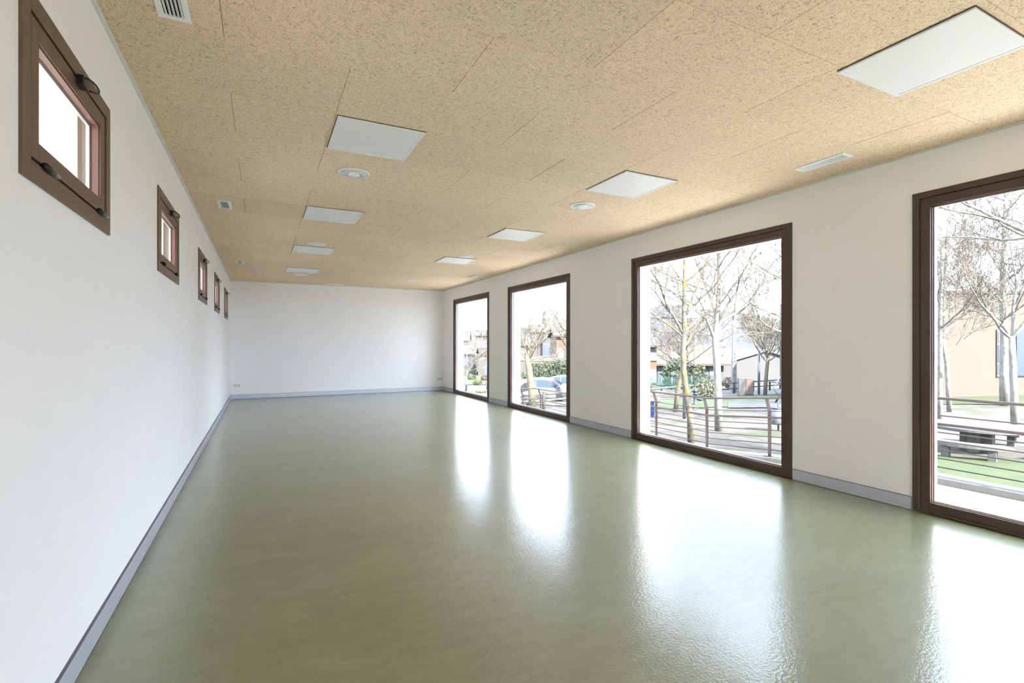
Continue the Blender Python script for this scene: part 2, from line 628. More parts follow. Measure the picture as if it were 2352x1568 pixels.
DF = [((.739, 4.622), 'beside the nearest left light panel'), ((.748, 8.159), 'between the second and third left light panels'),
      ((.774, 11.893), 'beyond the farthest left light panel'), ((3.166, 4.574), 'beside the second window side light panel'),
      ((3.173, 8.108), 'just before the farthest window side light panel'), ((3.194, 11.804), 'deepest in the window side row')]
for (x, y), lb in DF:
    root = empty('air_diffuser', (x, y, ZC))
    tag(root, 'round white concentric air diffuser ' + lb, 'air diffuser', 'round ceiling air diffusers')
    MB().lathe([(.100, .002), (.112, -.003), (.112, -.012), (.138, -.008), (.139, -.001), (.100, .001)], 40).build('rim', M['vent'], root, smooth=True)
    MB().lathe([(.0, -.001), (.113, -.001)], 40).build('duct', M['vent_dark'], root)
    for r0, r1, z in ((.086, .110, -.010), (.056, .080, -.016)):
        MB().lathe([(r0, -.003), (r1, z - .006), (r1 + .002, z - .003), (r0 + .004, -.001)], 40).build('ring', M['vent'], root, smooth=True)
    MB().lathe([(.0, -.024), (.030, -.023), (.050, -.016), (.052, -.012), (.030, -.002), (0, -.002)], 40).build('centre_disc', M['vent'], root, smooth=True)


def grille(name, label, grp, cx, cy, wx, wy, n, along, m, bar=.024, tilt=.5):
    root = empty(name, (cx, cy, ZC))
    tag(root, label, 'vent grille', grp)
    fb = MB()
    a, b = wx / 2, wy / 2
    for q in ((-a, a, -b, -b + bar), (-a, a, b - bar, b), (-a, -a + bar, -b + bar, b - bar), (a - bar, a, -b + bar, b - bar)):
        fb.box(*q, -.008, 0)
    fb.build('frame', M['vent'], root, bevel=.0012)
    MB().box(-a + bar, a - bar, -b + bar, b - bar, -.0005, 0).build('duct', M['vent_dark'], root)
    ia, ib = a - bar, b - bar
    for k in range(n):
        s = MB()
        if along == 'y':
            c = -ia + 2 * ia * (k + .5) / n
            wv = ia / n * .62
            s.hexa([(c - wv, -ib, -.0015), (c - wv + .002, -ib, -.0015), (c - wv, ib, -.0015), (c - wv + .002, ib, -.0015),
                    (c + wv * tilt, -ib, -.009), (c + wv * tilt + .003, -ib, -.009), (c + wv * tilt, ib, -.009), (c + wv * tilt + .003, ib, -.009)])
        else:
            c = -ib + 2 * ib * (k + .5) / n
            wv = ib / n * 1.1
            s.hexa([(-ia, c - wv, -.0015), (ia, c - wv, -.0015), (-ia, c - wv + .002, -.0015), (ia, c - wv + .002, -.0015),
                    (-ia, c + wv * tilt, -.009), (ia, c + wv * tilt, -.009), (-ia, c + wv * tilt + .003, -.009), (ia, c + wv * tilt + .003, -.009)])
        s.build('slat', m, root)


for (y, lb) in ((2.633, 'cut by the top edge of the picture'), (6.305, 'between the first and second left light panels'), (10.60, 'nearest the far left corner')):
    grille('vent_grille', 'small white slatted vent grille on the ceiling, ' + lb, 'vent grilles along the left wall', -.362, y, .131, .345, 5, 'y', M['vent'], .026, .7)
for (y, lb) in ((2.58, 'above the gap between the two nearest tall windows'), (10.44, 'above the far tall windows')):
    grille('slot_grille', 'grey slotted vent grille on the ceiling ' + lb, 'slot grilles along the window wall', 4.222, y, .142, .415, 4, 'y', M['vent_grey'], .022, .8)
grille('slot_grille', 'pale slim slot grille on the ceiling right at the end wall', 'slot grille at the end wall', 1.662, 13.48, .443, .15, 4, 'x', M['vent'], .022)

for (x, lb) in ((-.531, 'low on the end wall by the left corner'), (4.584, 'low on the end wall by the window corner')):
    root = empty('wall_socket', (x, YB, .328))
    tag(root, 'ivory double power socket ' + lb, 'power socket', 'double sockets on the end wall')
    MB().box(-.078, .078, -.010, 0, -.042, .042).build('plate', M['ivory'], root, bevel=.002)
    for sx in (-.037, .037):
        cup = MB()
        n = 20
        ring = []
        for q in range(n):
            an = 2 * math.pi * q / n
            ring.append((sx + .021 * math.cos(an), .021 * math.sin(an)))
        cup.prism(ring, 'y', -.0115, -.0095)
        c = cup.build('socket_cup', M['ivory_shade'], root)  # raised disc in darker ivory, the shade of a recess put into its colour
        ring2 = [(sx + .014 * math.cos(2 * math.pi * q / n), .014 * math.sin(2 * math.pi * q / n)) for q in range(n)]
        MB().prism(ring2, 'y', -.013, -.011).build('socket_core', M['ivory'], c)

# ------------------------------------------------------------------ outside: materials
M['concrete'] = noisy('pale concrete', [(0.3, e3(.62, .58, .52)), (0.7, e3(.80, .76, .70))], 9, 0.9, bump=.2, bdist=.006)
M['concrete_grey'] = noisy('grey cast concrete', [(0.3, e3(.40, .40, .38)), (0.7, e3(.55, .54, .50))], 14, 0.9, bump=.2, bdist=.005)
M['rust'] = noisy('red brown painted steel', [(0.3, (.105, .040, .026)), (0.7, (.150, .058, .038))], 8, 0.45)
M['timber'] = noisy('weathered round timber', [(0.3, e3(.55, .50, .36)), (0.7, e3(.80, .74, .56))], 7, 0.9, stretch=(1, 1, .3))
M['lamp_post'] = mat('light blue grey steel', e3(.62, .68, .76, .34), 0.4, .3)
M['iron'] = mat('dark grey cast iron', e3(.14, .16, .19, .5), 0.5, .3)
M['pole'] = noisy('white concrete pole', [(0.3, e3(.85, .84, .82, .34)), (0.7, e3(.95, .94, .92, .34))], 6, 0.9)
M['bin'] = mat('galvanised bin steel', e3(.70, .73, .78, .34), 0.35, .5)
M['tail_red'] = mat('red tail light', (.35, .012, .01), .2)
M['car_white'] = mat('white car paint', e3(.95, .95, .95, .42), 0.2)
M['car_blue'] = mat('grey blue car paint', e3(.40, .50, .68, .42), 0.25)
M['car_glass'] = mat('tinted car glass', (.010, .020, .026), 0.05, 0, .6)
M['tyre'] = mat('black tyre rubber', (.02, .02, .022), 0.8)
M['rim'] = mat('silver wheel rim', e3(.80, .80, .82, .4), 0.3, .5)
M['roof_tile'] = noisy('pale clay roof tiles', [(0.3, e3(.85, .58, .46)), (0.7, e3(.98, .78, .68))], 5, 0.9, stretch=(1, 1, 3))
M['house_orange'] = noisy('orange house render', [(0.3, e3(.95, .52, .26, .34)), (0.7, e3(1, .60, .34, .34))], 1, 0.9)
M['house_cream'] = noisy('cream house render', [(0.3, e3(.95, .83, .70, .32)), (0.7, e3(1, .90, .78, .32))], 1, 0.9)
M['house_white'] = noisy('white house render', [(0.3, e3(.93, .91, .90, .36)), (0.7, e3(1, .98, .96, .36))], 1, 0.9)
M['house_dark'] = mat('dark window glass', (.05, .06, .075), 0.2)  # one even dark tone for distant panes and openings
M['shutter'] = mat('pale shutter', e3(.95, .95, .98, .34), .6)
M['door_brown'] = mat('red brown sheet door', e3(.62, .36, .28), .6)
M['green_fence'] = mat('green wire fence', (.02, .13, .105), .5)
M['blue_play'] = mat('blue play panel', (.02, .09, .40), .4)
M['dead_leaf'] = mat('dry brown leaf', (.20, .085, .035), .8)
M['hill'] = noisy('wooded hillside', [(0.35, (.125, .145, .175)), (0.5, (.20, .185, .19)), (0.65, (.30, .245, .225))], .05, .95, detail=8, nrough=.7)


def bark(name, pale, mid, lichen, lo, hi):
    m = mat(name, pale, .85)
    t = NT(m)
    pos = t.pos()
    n1 = t.noise(t.mapping(pos, (1, 1, .35)), 13, 4, .6)
    c1 = t.ramp(n1, [(.38, mid), (.5, pale), (.75, pale)])
    n2 = t.noise(pos, 5.5, 4, .65)
    mixn = t.n('ShaderNodeMix', data_type='RGBA')
    fac = t.ramp(n2, [(lo, (0, 0, 0)), (hi, (1, 1, 1))])
    t.l(fac, mixn.inputs[0])
    t.l(c1, mixn.inputs[6])
    mixn.inputs[7].default_value = (*lichen, 1)
    t.l(mixn.outputs[2], t.b.inputs['Base Color'])
    return m


M['bark_white'] = bark('white plane bark', e3(.90, .84, .72, .30), e3(.48, .43, .33, .30), e3(.80, .66, .34, .22), .62, .72)
M['bark_lichen'] = bark('grey bark with yellow lichen', e3(.66, .62, .52), e3(.34, .30, .24), (.36, .23, .02), .50, .60)
M['bark_yellow'] = bark('yellowish bark', e3(.86, .74, .46), e3(.55, .45, .28), (.30, .22, .04), .55, .68)
M['twig'] = noisy('brown twigs', [(0.3, e3(.30, .25, .19)), (0.7, e3(.58, .50, .36))], 5, .9)

M['grass'] = noisy('park lawn', [(0.3, (.055, .105, .010)), (0.5, (.105, .170, .018)), (0.7, (.185, .215, .045))], 5.0, .95, detail=8, nrough=.8, bump=.5, bdist=.03)
m = mat('gravel with grass tufts', (.2, .18, .16), .95)
t = NT(m)
pos = t.pos()
st = t.noise(pos, 26, 5, .75)
cg = t.ramp(st, [(.34, (.095, .072, .052)), (.48, (.260, .212, .165)), (.62, (.385, .330, .270))])
gn = t.noise(pos, .55, 6, .68)
gf = t.ramp(gn, [(.52, (0, 0, 0)), (.60, (1, 1, 1))])
cgr = t.ramp(st, [(.3, (.045, .075, .012)), (.6, (.150, .175, .040))])
mxn = t.n('ShaderNodeMix', data_type='RGBA')
t.l(gf, mxn.inputs[0])
t.l(cg, mxn.inputs[6])
t.l(cgr, mxn.inputs[7])
t.l(mxn.outputs[2], t.b.inputs['Base Color'])
t.bump(st, .7, .03)
M['gravel'] = m
M['asphalt'] = noisy('pale road concrete', [(0.3, e3(.74, .68, .62)), (0.7, e3(.90, .84, .78))], 3, .9, detail=8, nrough=.7)
M['path'] = noisy('grey path', [(0.3, (.10, .10, .105)), (0.7, (.15, .15, .15))], 2, .9, detail=6)
M['ramp'] = noisy('washed concrete ramp', [(0.35, (.34, .33, .32)), (0.5, (.47, .46, .44)), (0.7, (.54, .53, .51))], 12, .9, detail=8, nrough=.75, bump=.3, bdist=.004)
M['yard'] = noisy('pale yard paving', [(0.3, (.46, .44, .41)), (0.7, (.56, .54, .51))], 3, .9)
m = mat('peach brick facing', (.3, .2, .14), .9)
t = NT(m)
tc = t.n('ShaderNodeTexCoord')
mp = t.mapping(tc.outputs['Object'], rot=(math.pi / 2, 0, 0))
br = t.n('ShaderNodeTexBrick')
br.inputs['Color1'].default_value = (*e3(.98, .70, .48, .34), 1)
br.inputs['Color2'].default_value = (*e3(.92, .66, .46, .34), 1)
br.inputs['Mortar'].default_value = (*e3(.98, .84, .70, .34), 1)
br.inputs['Scale'].default_value = 1
br.inputs['Brick Width'].default_value = .26
br.inputs['Row Height'].default_value = .075
br.inputs['Mortar Size'].default_value = .008
t.l(mp, br.inputs['Vector'])
t.l(br.outputs[0], t.b.inputs['Base Color'])
M['brick'] = m
M['leaf_dark'] = noisy('dark green leaves', [(0.3, (.022, .050, .016)), (0.7, (.085, .125, .030))], 3, .7)
M['leaf_light'] = noisy('yellow green leaves', [(0.3, (.10, .14, .025)), (0.7, (.25, .27, .07))], 3, .7)
M['leaf_cream'] = noisy('cream variegated leaves', [(0.3, (.12, .17, .06)), (0.7, (.33, .33, .19))], 4, .7)
M['leaf_gold'] = noisy('dry golden twigs', [(0.3, e3(.70, .50, .28)), (0.7, e3(.95, .76, .46))], 4, .9)

KX0 = 0.165  # outdoor colours darkened below real so the sunlit view does not blow out
KXS = dict(concrete=2.6, concrete_grey=2.9, rust=.85, timber=1.8, lamp_post=2.2, iron=1.6, pole=2.6, bin=1.9, car_white=1.2, car_blue=1.0, rim=1.2, roof_tile=1.0, house_orange=1.1,
           house_cream=.85, house_white=.85, shutter=1.1, door_brown=2.6, green_fence=1.6, blue_play=1.6, dead_leaf=1.6, hill=.5, bark_white=2.9, bark_lichen=1.9, bark_yellow=1.9, twig=4.2,
           grass=.95, gravel=.85, asphalt=1.2, path=1.2, brick=.98, leaf_dark=1.9, leaf_light=1.7, leaf_cream=1.8, leaf_gold=1.3)
for name, kk in KXS.items():
    KX = KX0 * kk
    for nd in M[name].node_tree.nodes:
        if nd.type == 'VALTORGB':
            for e in nd.color_ramp.elements:
                if not (e.color[0] == e.color[1] == e.color[2] and e.color[0] in (0.0, 1.0)):
                    e.color = (e.color[0] * KX, e.color[1] * KX, e.color[2] * KX, 1)
        elif nd.type in ('BSDF_PRINCIPLED', 'TEX_BRICK', 'MIX'):
            for ip in nd.inputs:
                if ip.type == 'RGBA' and not ip.is_linked and ip.name in ('Base Color', 'Color1', 'Color2', 'Mortar', 'B'):
                    v = ip.default_value
                    ip.default_value = (v[0] * KX, v[1] * KX, v[2] * KX, 1)

# ------------------------------------------------------------------ outside: ground
ys = [-40, -20, -8, 0, 4, 7, 10, 12.5, 15, 20, 25, 29, 38, 47, 70, 100, 150, 260, 420]
xs = [-25, 5.0, 7.1, 9, 12, 16, 22, 32, 50, 90, 160, 300]
b = MB()
for y in ys:
    for x in xs:
        b.v.append((x, y, zg(y)))
nx = len(xs)
for j in range(len(ys) - 1):
    for i in range(nx - 1):
        if xs[i] < 5.0 and ys[j] < 15 and ys[j + 1] > -8:
            continue
        b.f.append((j * nx + i, j * nx + i + 1, (j + 1) * nx + i + 1, (j + 1) * nx + i))
gr = b.build('gravel_ground', M['gravel'])
tag(gr, 'gravelly park ground with thin grass outside the windows', 'ground', kind='structure')


yd = MB().box(-40, XL - .42, YF - 4, 30, -.45, -.30).build('yard', M['yard'])
tag(yd, 'pale paved yard behind the small left windows', 'yard', kind='structure')


def patch(name, label, pts, m, lift, cat):
    """ground patch: corners as photo pixels on the ground or (x, y) pairs marked 'm'"""
    b = MB()
    n = len(pts)
    P0 = []
    for p in pts:
        if len(p) == 3:
            x, y = p[0], p[1]
        else:
            q = P(p[0], p[1], G(*p))
            x, y = q.x, q.y
        P0.append((x, y))
    # subdivide as a fan of strips so that it follows the fall of the ground
    A, Bq, C, D = P0
    N = 24
    for i in range(N + 1):
        u = i / N
        for k in range(7):
            w = k / 6
            x = (A[0] * (1 - u) + D[0] * u) * (1 - w) + (Bq[0] * (1 - u) + C[0] * u) * w
            y = (A[1] * (1 - u) + D[1] * u) * (1 - w) + (Bq[1] * (1 - u) + C[1] * u) * w
            b.v.append((x, y, zg(y) + lift))
    for i in range(N):
        for k in range(6):
            b.f.append((i * 7 + k, i * 7 + k + 1, (i + 1) * 7 + k + 1, (i + 1) * 7 + k))
    o = b.build(name, m)
    tag(o, label, cat, kind='structure')
    return o


patch('lawn', 'sunlit green lawn in front of the peach brick building', [(2000, 930), (2700, 932), (2700, 896), (2000, 896)], M['grass'], .03, 'lawn')
patch('lawn', 'bright green verge in front of the log fence', [(1480, 941), (1900, 928), (1900, 898), (1480, 925)], M['grass'], .03, 'lawn')
patch('lawn', 'green grass strip right behind the kerb by the nearest window', [(2080, 1130), (2560, 1150), (2560, 1078), (2080, 1046)], M['grass'], .03, 'lawn')
patch('lawn', 'grassy field with bushes beyond the far window', [(980, 884), (1180, 884), (1180, 852), (980, 852)], M['grass'], .05, 'lawn')
patch('path', 'grey path crossing the park behind the railing', [(1672, 938), (1900, 938), (1900, 920), (1672, 924)], M['path'], .045, 'path')
patch('road', 'pale road beyond the log fence', [(1300, 916), (1900, 905), (1900, 884), (1300, 888)], M['asphalt'], .03, 'road')
patch('road', 'white strip of road seen through the far window', [(960, 903), (1320, 935), (1320, 905), (960, 886)], M['asphalt'], .04, 'road')

# ramp, kerb and railing
RAIL = [(-2.0, .74), (3.0, .715), (6.22, .392), (7.9, .385), (10.8, .078), (12.36, .076), (13.9, -.08)]


def zr(y):
    if y <= RAIL[0][0]:
        return RAIL[0][1]
    for (a, za), (b_, zb) in zip(RAIL, RAIL[1:]):
        if y <= b_:
            return za + (zb - za) * (y - a) / (b_ - a)
    return RAIL[-1][1]


RH = .90
b = MB()
bk = MB()
for i, (y, z) in enumerate(RAIL):
    zb = z - RH
    b.v += [(XR + .10, y, zb - .07), (6.86, y, zb - .07), (6.86, y, -2.6), (XR + .10, y, -2.6)]
    bk.v += [(6.85, y, zb - .5), (7.16, y, zb - .5), (7.16, y, zb), (6.85, y, zb)]
    if i:
        for B_, q in ((b, 4), (bk, 4)):
            o_ = (i - 1) * 4
            for k in range(4):
                k2 = (k + 1) % 4
                B_.f.append((o_ + k, o_ + k2, o_ + 4 + k2, o_ + 4 + k))
for B_ in (b, bk):
    n = len(B_.v)
    B_.f += [(0, 1, 2, 3), (n - 4, n - 3, n - 2, n - 1)]
tag(b.build('ramp', M['ramp']), 'sunlit concrete access ramp along the window wall', 'ramp', kind='structure')
tag(bk.build('kerb', M['concrete'], bevel=.012), 'low concrete kerb carrying the red brown railing', 'kerb', kind='structure')

rail = empty('ramp_railing', (7.0, 6.22, .392 - RH))
tag(rail, 'red brown steel ramp railing with thin horizontal bars outside', 'railing')
R0 = Vector(rail.location)
RZ = [.1, .2, .3, .4, .5, .695]
node_y = [y for y, _ in RAIL if y <= 13.3] + [13.3]
for rz in RZ:
    MB().tube([Vector((7.0, y, zr(y) - RH + rz)) - R0 for y in node_y], .0075, 6).build('rail', M['rust'], rail)
for rz, x in ((.60, 6.965), (.90, 6.93)):
    MB().tube([Vector((x, y, zr(y) - RH + rz)) - R0 for y in node_y], .017, 10).build('handrail', M['rust'], rail, smooth=True)
for y in (-1.2, .3, 1.5, 3.55, 5.09, 6.30, 7.56, 8.8, 10.1, 12.15, 13.22):
    zb = zr(y) - RH
    p = MB()
    prof = [(7.012, zb), (6.992, zb), (6.985, zb + .70), (6.920, zb + .885), (6.940, zb + .892), (7.012, zb + .72)]
    p.prism([(u - R0.x, w - R0.z) for u, w in prof], 'y', y - .022 - R0.y, y + .022 - R0.y)
    po = p.build('post', M['rust'], rail)
    q = MB().box(6.94 - R0.x, 7.07 - R0.x, y - .06 - R0.y, y + .06 - R0.y, zb - R0.z, zb + .008 - R0.z).build('base_plate', M['rust'], po)

# ------------------------------------------------------------------ bare trees
def limb(mb, rng, p, d, L, r0, lvl, maxl, spec):
    """one branch and, below it, its twigs"""
    n = max(3 if lvl < 4 else 2, int(L / spec['seg']))
    pts, rad = [Vector(p)], [r0]
    dd = Vector(d).normalized()
    for i in range(n):
        j = spec['crook'] * (0.6 + .35 * lvl)
        dd = (dd + Vector((rng.uniform(-j, j), rng.uniform(-j, j), rng.uniform(-j, j) + spec['up'])) * .5).normalized()
        pts.append(pts[-1] + dd * (L / n))
        rad.append(max(spec['rmin'], r0 * (1 - .78 * (i + 1) / n)))
    (mb[0] if lvl <= 1 else mb[1]).tube(pts, rad, 6 if lvl <= 1 else (4 if lvl == 2 else 3), cap=False)
    spec['tips'].append(pts[-1])
    if lvl >= maxl:
        return
    kids = spec['kids'][lvl]
    for k in range(kids):
        f = .18 + .80 * (k + rng.random()) / kids
        i = min(n - 1, int(f * n))
        u = f * n - i
        q = pts[i].lerp(pts[i + 1], u)
        tdir = (pts[i + 1] - pts[i]).normalized()
        ax = Vector((rng.uniform(-1, 1), rng.uniform(-1, 1), rng.uniform(-.35, .9)))
        nd = (tdir * .75 + ax.normalized() * .85).normalized()
        limb(mb, rng, q, nd, L * rng.uniform(.38, .62) * (1.15 - .45 * f), max(spec['rmin'], rad[i] * .52), lvl + 1, maxl, spec)


def tree(label, pts, radii, seed, mats=('bark_white', 'twig'), limbs=(), auto=0, alen=2.4, kids=(0, 6, 6, 4), maxl=4, crook=.42, up=.10, first=.35, leaves=0):
    """trunk along pts (world), explicit limbs [(from_point, dir, length, radius)], plus automatic limbs"""
    rng = random.Random(seed)
    pts = [Vector(p) for p in pts]
    root = empty('bare_tree', pts[0])
    tag(root, label, 'tree', 'bare trees outside the windows')
    rel = [p - pts[0] for p in pts]
    tb = MB().tube(rel, radii, 12, cap=True)
    tb.build('trunk', M[mats[0]], root, smooth=True)
    mb = (MB(), MB())
    dist = math.hypot(pts[0].x, pts[0].y)
    spec = dict(rmin=max(.002, .00023 * dist), seg=.22, crook=crook, up=up, kids=kids, tips=[])
    for (q, d, L, r) in limbs:
        limb(mb, rng, Vector(q) - pts[0], d, L, r, 1, maxl, spec)
    tot = len(rel) - 1
    for k in range(auto):
        f = first + (1 - first) * (k + rng.random() * .8) / auto
        i = min(tot - 1, int(f * tot))
        q = rel[i].lerp(rel[i + 1], f * tot - i)
        an = k * 2.4 + rng.uniform(-.5, .5)
        d = Vector((math.cos(an), math.sin(an), rng.uniform(.35, 1.1)))
        limb(mb, rng, q, d, alen * rng.uniform(.7, 1.25) * (1.2 - .5 * f), radii[i] * .42, 1, maxl, spec)
    if mb[0].v:
        mb[0].build('branches', M[mats[0]], root, smooth=True)
    if mb[1].v:
        o = mb[1].build('twigs', M[mats[1]], root)
        o['kind'] = 'stuff'
    if leaves and spec['tips']:
        lf = MB()
        for k in range(leaves):
            c = rng.choice(spec['tips'])
            a = Vector((rng.uniform(-1, 1), rng.uniform(-1, 1), rng.uniform(-1, 1))).normalized() * .035
            e = a.cross(Vector((rng.uniform(-1, 1), rng.uniform(-1, 1), .3))).normalized() * .028
            bb = len(lf.v)
            lf.v += [tuple(c - a), tuple(c + e), tuple(c + a + Vector((0, 0, .01))), tuple(c - e)]
            lf.f.append((bb, bb + 1, bb + 2, bb + 3))
        lo = lf.build('dry_leaves', M['dead_leaf'], root)
        lo['kind'] = 'stuff'
    return root


def trunk_px(base, more, extra=0.0, dd=0.0):
    """trunk points: base pixel on the ground, then pixels at (about) the same depth"""
    d = G(*base) + extra
    b0 = P(base[0], base[1], d)
    b0.z = zg(b0.y) - .05
    return [b0] + [P(x, y, d + dd * (i + 1)) for i, (x, y) in enumerate(more)], d


# second window: big white plane tree
pts, d = trunk_px((1651, 990), [(1649, 900), (1646, 830), (1643, 775), (1648, 720), (1652, 640), (1650, 540), (1655, 430)])
lim = [(P(1641, 778, d), P(1600, 690, d - .5) - P(1641, 778, d), 3.2, .055), (P(1647, 772, d), P(1735, 715, d + .4) - P(1647, 772, d), 3.4, .045),
       (P(1647, 765, d), P(1690, 600, d - .6) - P(1647, 765, d), 3.6, .06), (P(1648, 740, d), P(1620, 560, d + .6) - P(1648, 740, d), 3.4, .05),
       (P(1646, 776, d), P(1585, 748, d + .3) - P(1646, 776, d), 2.4, .03)]
tree('white barked plane tree with thick straight trunk in the second window', pts, [.125, .115, .112, .105, .075, .065, .05, .03], 11, limbs=lim, auto=14, alen=3.0, first=.50, leaves=150, kids=(0, 8, 7, 4))
# leaning lichen tree right behind the railing
pts, d = trunk_px((1588, 1032), [(1586, 960), (1576, 900), (1570, 850), (1569, 800), (1572, 750), (1571, 690), (1573, 600), (1578, 500), (1580, 400)])
lim = [(P(1569, 800, d), P(1602, 770, d + .2) - P(1569, 800, d), 1.9, .030), (P(1571, 770, d), P(1545, 690, d) - P(1571, 770, d), 2.6, .04),
       (P(1571, 775, d), P(1500, 715, d - .3) - P(1571, 775, d), 2.2, .025), (P(1571, 740, d), P(1600, 640, d) - P(1571, 740, d), 2.2, .03)]
tree('leaning tree with yellow lichen on its trunk just behind the railing', pts, [.095, .088, .08, .075, .07, .065, .05, .04, .03, .018], 23, ('bark_lichen', 'twig'), lim, auto=12, alen=2.4, first=.50, leaves=60, kids=(0, 8, 7, 4))
# small yellowish tree near the orange house
pts, d = trunk_px((1551, 945), [(1556, 900), (1564, 860), (1572, 825), (1576, 790)])
tree('small lichen yellow tree leaning in front of the green fence', pts, [.11, .10, .085, .07, .03], 5, ('bark_yellow', 'twig'), auto=10, alen=2.6, first=.55, kids=(0, 8, 7, 4))
# thin yellow tree right of the second window
pts, d = trunk_px((1757, 908), [(1760, 860), (1763, 830), (1765, 800)])
tree('slim yellow trunked young tree beside the lamp post', pts, [.12, .11, .10, .06], 8, ('bark_yellow', 'twig'), auto=12, alen=3.6, first=.6, up=.2, kids=(0, 8, 7, 4))
# tree hidden behind the pier whose crown enters the second window
pts, d = trunk_px((1868, 975), [(1866, 880), (1862, 790), (1858, 700), (1850, 600), (1845, 480)])
lim = [(P(1862, 790, d), P(1740, 715, d) - P(1862, 790, d), 3.4, .045), (P(1860, 740, d), P(1760, 640, d) - P(1860, 740, d), 3.2, .045), (P(1856, 680, d), P(1790, 560, d) - P(1856, 680, d), 2.8, .04)]
tree('plane tree between the two nearest windows with branches reaching left', pts, [.11, .10, .095, .08, .05, .03], 31, limbs=lim, auto=12, alen=3.2, first=.42, leaves=80, kids=(0, 8, 7, 4))
# first window
pts, d = trunk_px((2331, 985), [(2329, 900), (2326, 830), (2324, 772)])
lim = [(P(2324, 775, d), P(2352, 735, d - .2) - P(2324, 775, d), 2.8, .055), (P(2324, 778, d), P(2255, 725, d) - P(2324, 778, d), 2.6, .045),
       (P(2326, 770, d), P(2345, 600, d + .5) - P(2326, 770, d), 3.0, .05), (P(2316, 765, d), P(2235, 640, d - .4) - P(2316, 765, d), 3.0, .035)]
tree('white plane tree with peeling bark nearest the right picture edge', pts, [.10, .09, .088, .075], 41, limbs=lim, leaves=40, kids=(0, 8, 7, 4))
pts, d = trunk_px((2307, 932), [(2306, 860), (2307, 790), (2305, 720), (2303, 640), (2306, 540), (2310, 430)])
tree('pale plane tree standing on the lawn edge behind the picnic table', pts, [.17, .155, .145, .125, .10, .07, .04], 43, auto=18, alen=3.8, first=.40, leaves=60, kids=(0, 8, 7, 4))
pts, d = trunk_px((2181, 946), [(2177, 880), (2174, 830), (2167, 790), (2165, 740), (2168, 660), (2175, 560), (2180, 450)])
lim = [(P(2176, 808, d), P(2260, 745, d) - P(2176, 808, d), 2.3, .028), (P(2169, 755, d), P(2240, 700, d - .3) - P(2169, 755, d), 2.5, .03), (P(2167, 730, d), P(2195, 620, d) - P(2167, 730, d), 2.6, .035)]
tree('slender white tree with crooked trunk at the window jamb', pts, [.085, .08, .075, .07, .06, .05, .035, .02], 47, limbs=lim, auto=12, alen=2.8, first=.45, leaves=40, kids=(0, 8, 7, 4))
pts, d = trunk_px((2158, 972), [(2159, 900), (2160, 830), (2159, 740), (2162, 640), (2164, 500)])
tree('white tree trunk half hidden by the nearest window jamb', pts, [.085, .08, .07, .06, .045, .025], 53, auto=10, alen=2.4, first=.45, kids=(0, 7, 7, 4))
# tree right of the frame whose heavy boughs cross the nearest window
q0 = Vector((11.6, 1.6, zg(1.6) - .05))
pts = [q0, q0 + Vector((.05, .1, 1.4)), q0 + Vector((-.05, .2, 2.6)), q0 + Vector((-.1, .25, 4.2)), q0 + Vector((-.1, .3, 6.0))]
dq = 9.2
lim = [(pts[2], P(2200, 640, dq) - pts[2], 4.2, .05), (pts[2] + Vector((0, 0, .5)), P(2190, 560, dq - .5) - pts[2], 4.0, .055), (pts[3], P(2250, 470, dq) - pts[3], 3.4, .04), (pts[2] + Vector((0, 0, .9)), P(2300, 520, dq - 1) - pts[2], 3.2, .04)]
tree('tree beyond the right picture edge whose boughs cross the nearest window', pts, [.12, .11, .10, .08, .05], 59, limbs=lim, auto=8, alen=3.0, first=.5, kids=(0, 8, 7, 4))
# third window
pts, d = trunk_px((1224, 948), [(1222, 905), (1218, 870), (1213, 835), (1211, 818)])
lim = [(P(1213, 828, d), P(1235, 790, d) - P(1213, 828, d), 3.0, .08), (P(1212, 822, d), P(1222, 700, d + .5) - P(1212, 822, d), 4.2, .06), (P(1213, 828, d), P(1290, 760, d - .3) - P(1213, 828, d), 3.6, .06),
       (P(1211, 824, d), P(1197, 780, d) - P(1211, 824, d), 2.6, .05), (P(1213, 830, d), P(1290, 825, d) - P(1213, 830, d), 2.8, .04)]
tree('stocky yellow lichen tree in front of the parked cars', pts, [.19, .18, .165, .15, .10], 61, ('bark_yellow', 'twig'), lim, auto=4, alen=2.6, first=.8, kids=(0, 6, 6, 4), up=.06)
pts, d = trunk_px((1318, 925), [(1316, 850), (1310, 800), (1305, 760)])
tree('bare tree behind the pier reaching into the third window', pts, [.16, .15, .13, .08], 67, ('bark_yellow', 'twig'), auto=10, alen=3.2, first=.5, kids=(0, 6, 5, 3))
pts, d = trunk_px((1070, 899), [(1072, 870), (1074, 850), (1076, 825)])
tree('thin young tree at the left side of the farthest window', pts, [.09, .08, .07, .04], 71, ('bark_white', 'twig'), auto=8, alen=2.0, first=.6, kids=(0, 4, 4, 3))
pts, d = trunk_px((1150, 905), [(1149, 860), (1147, 820), (1144, 790)])
lim = [(P(1148, 832, d), P(1095, 805, d) - P(1148, 832, d), 4.4, .05), (P(1147, 815, d), P(1075, 760, d) - P(1147, 815, d), 4.6, .05), (P(1146, 800, d), P(1110, 740, d) - P(1146, 800, d), 3.8, .05)]
tree('bare tree behind the pier with boughs across the farthest window', pts, [.16, .15, .13, .08], 73, ('bark_yellow', 'twig'), lim, auto=5, alen=3.0, first=.5, kids=(0, 7, 6, 3))


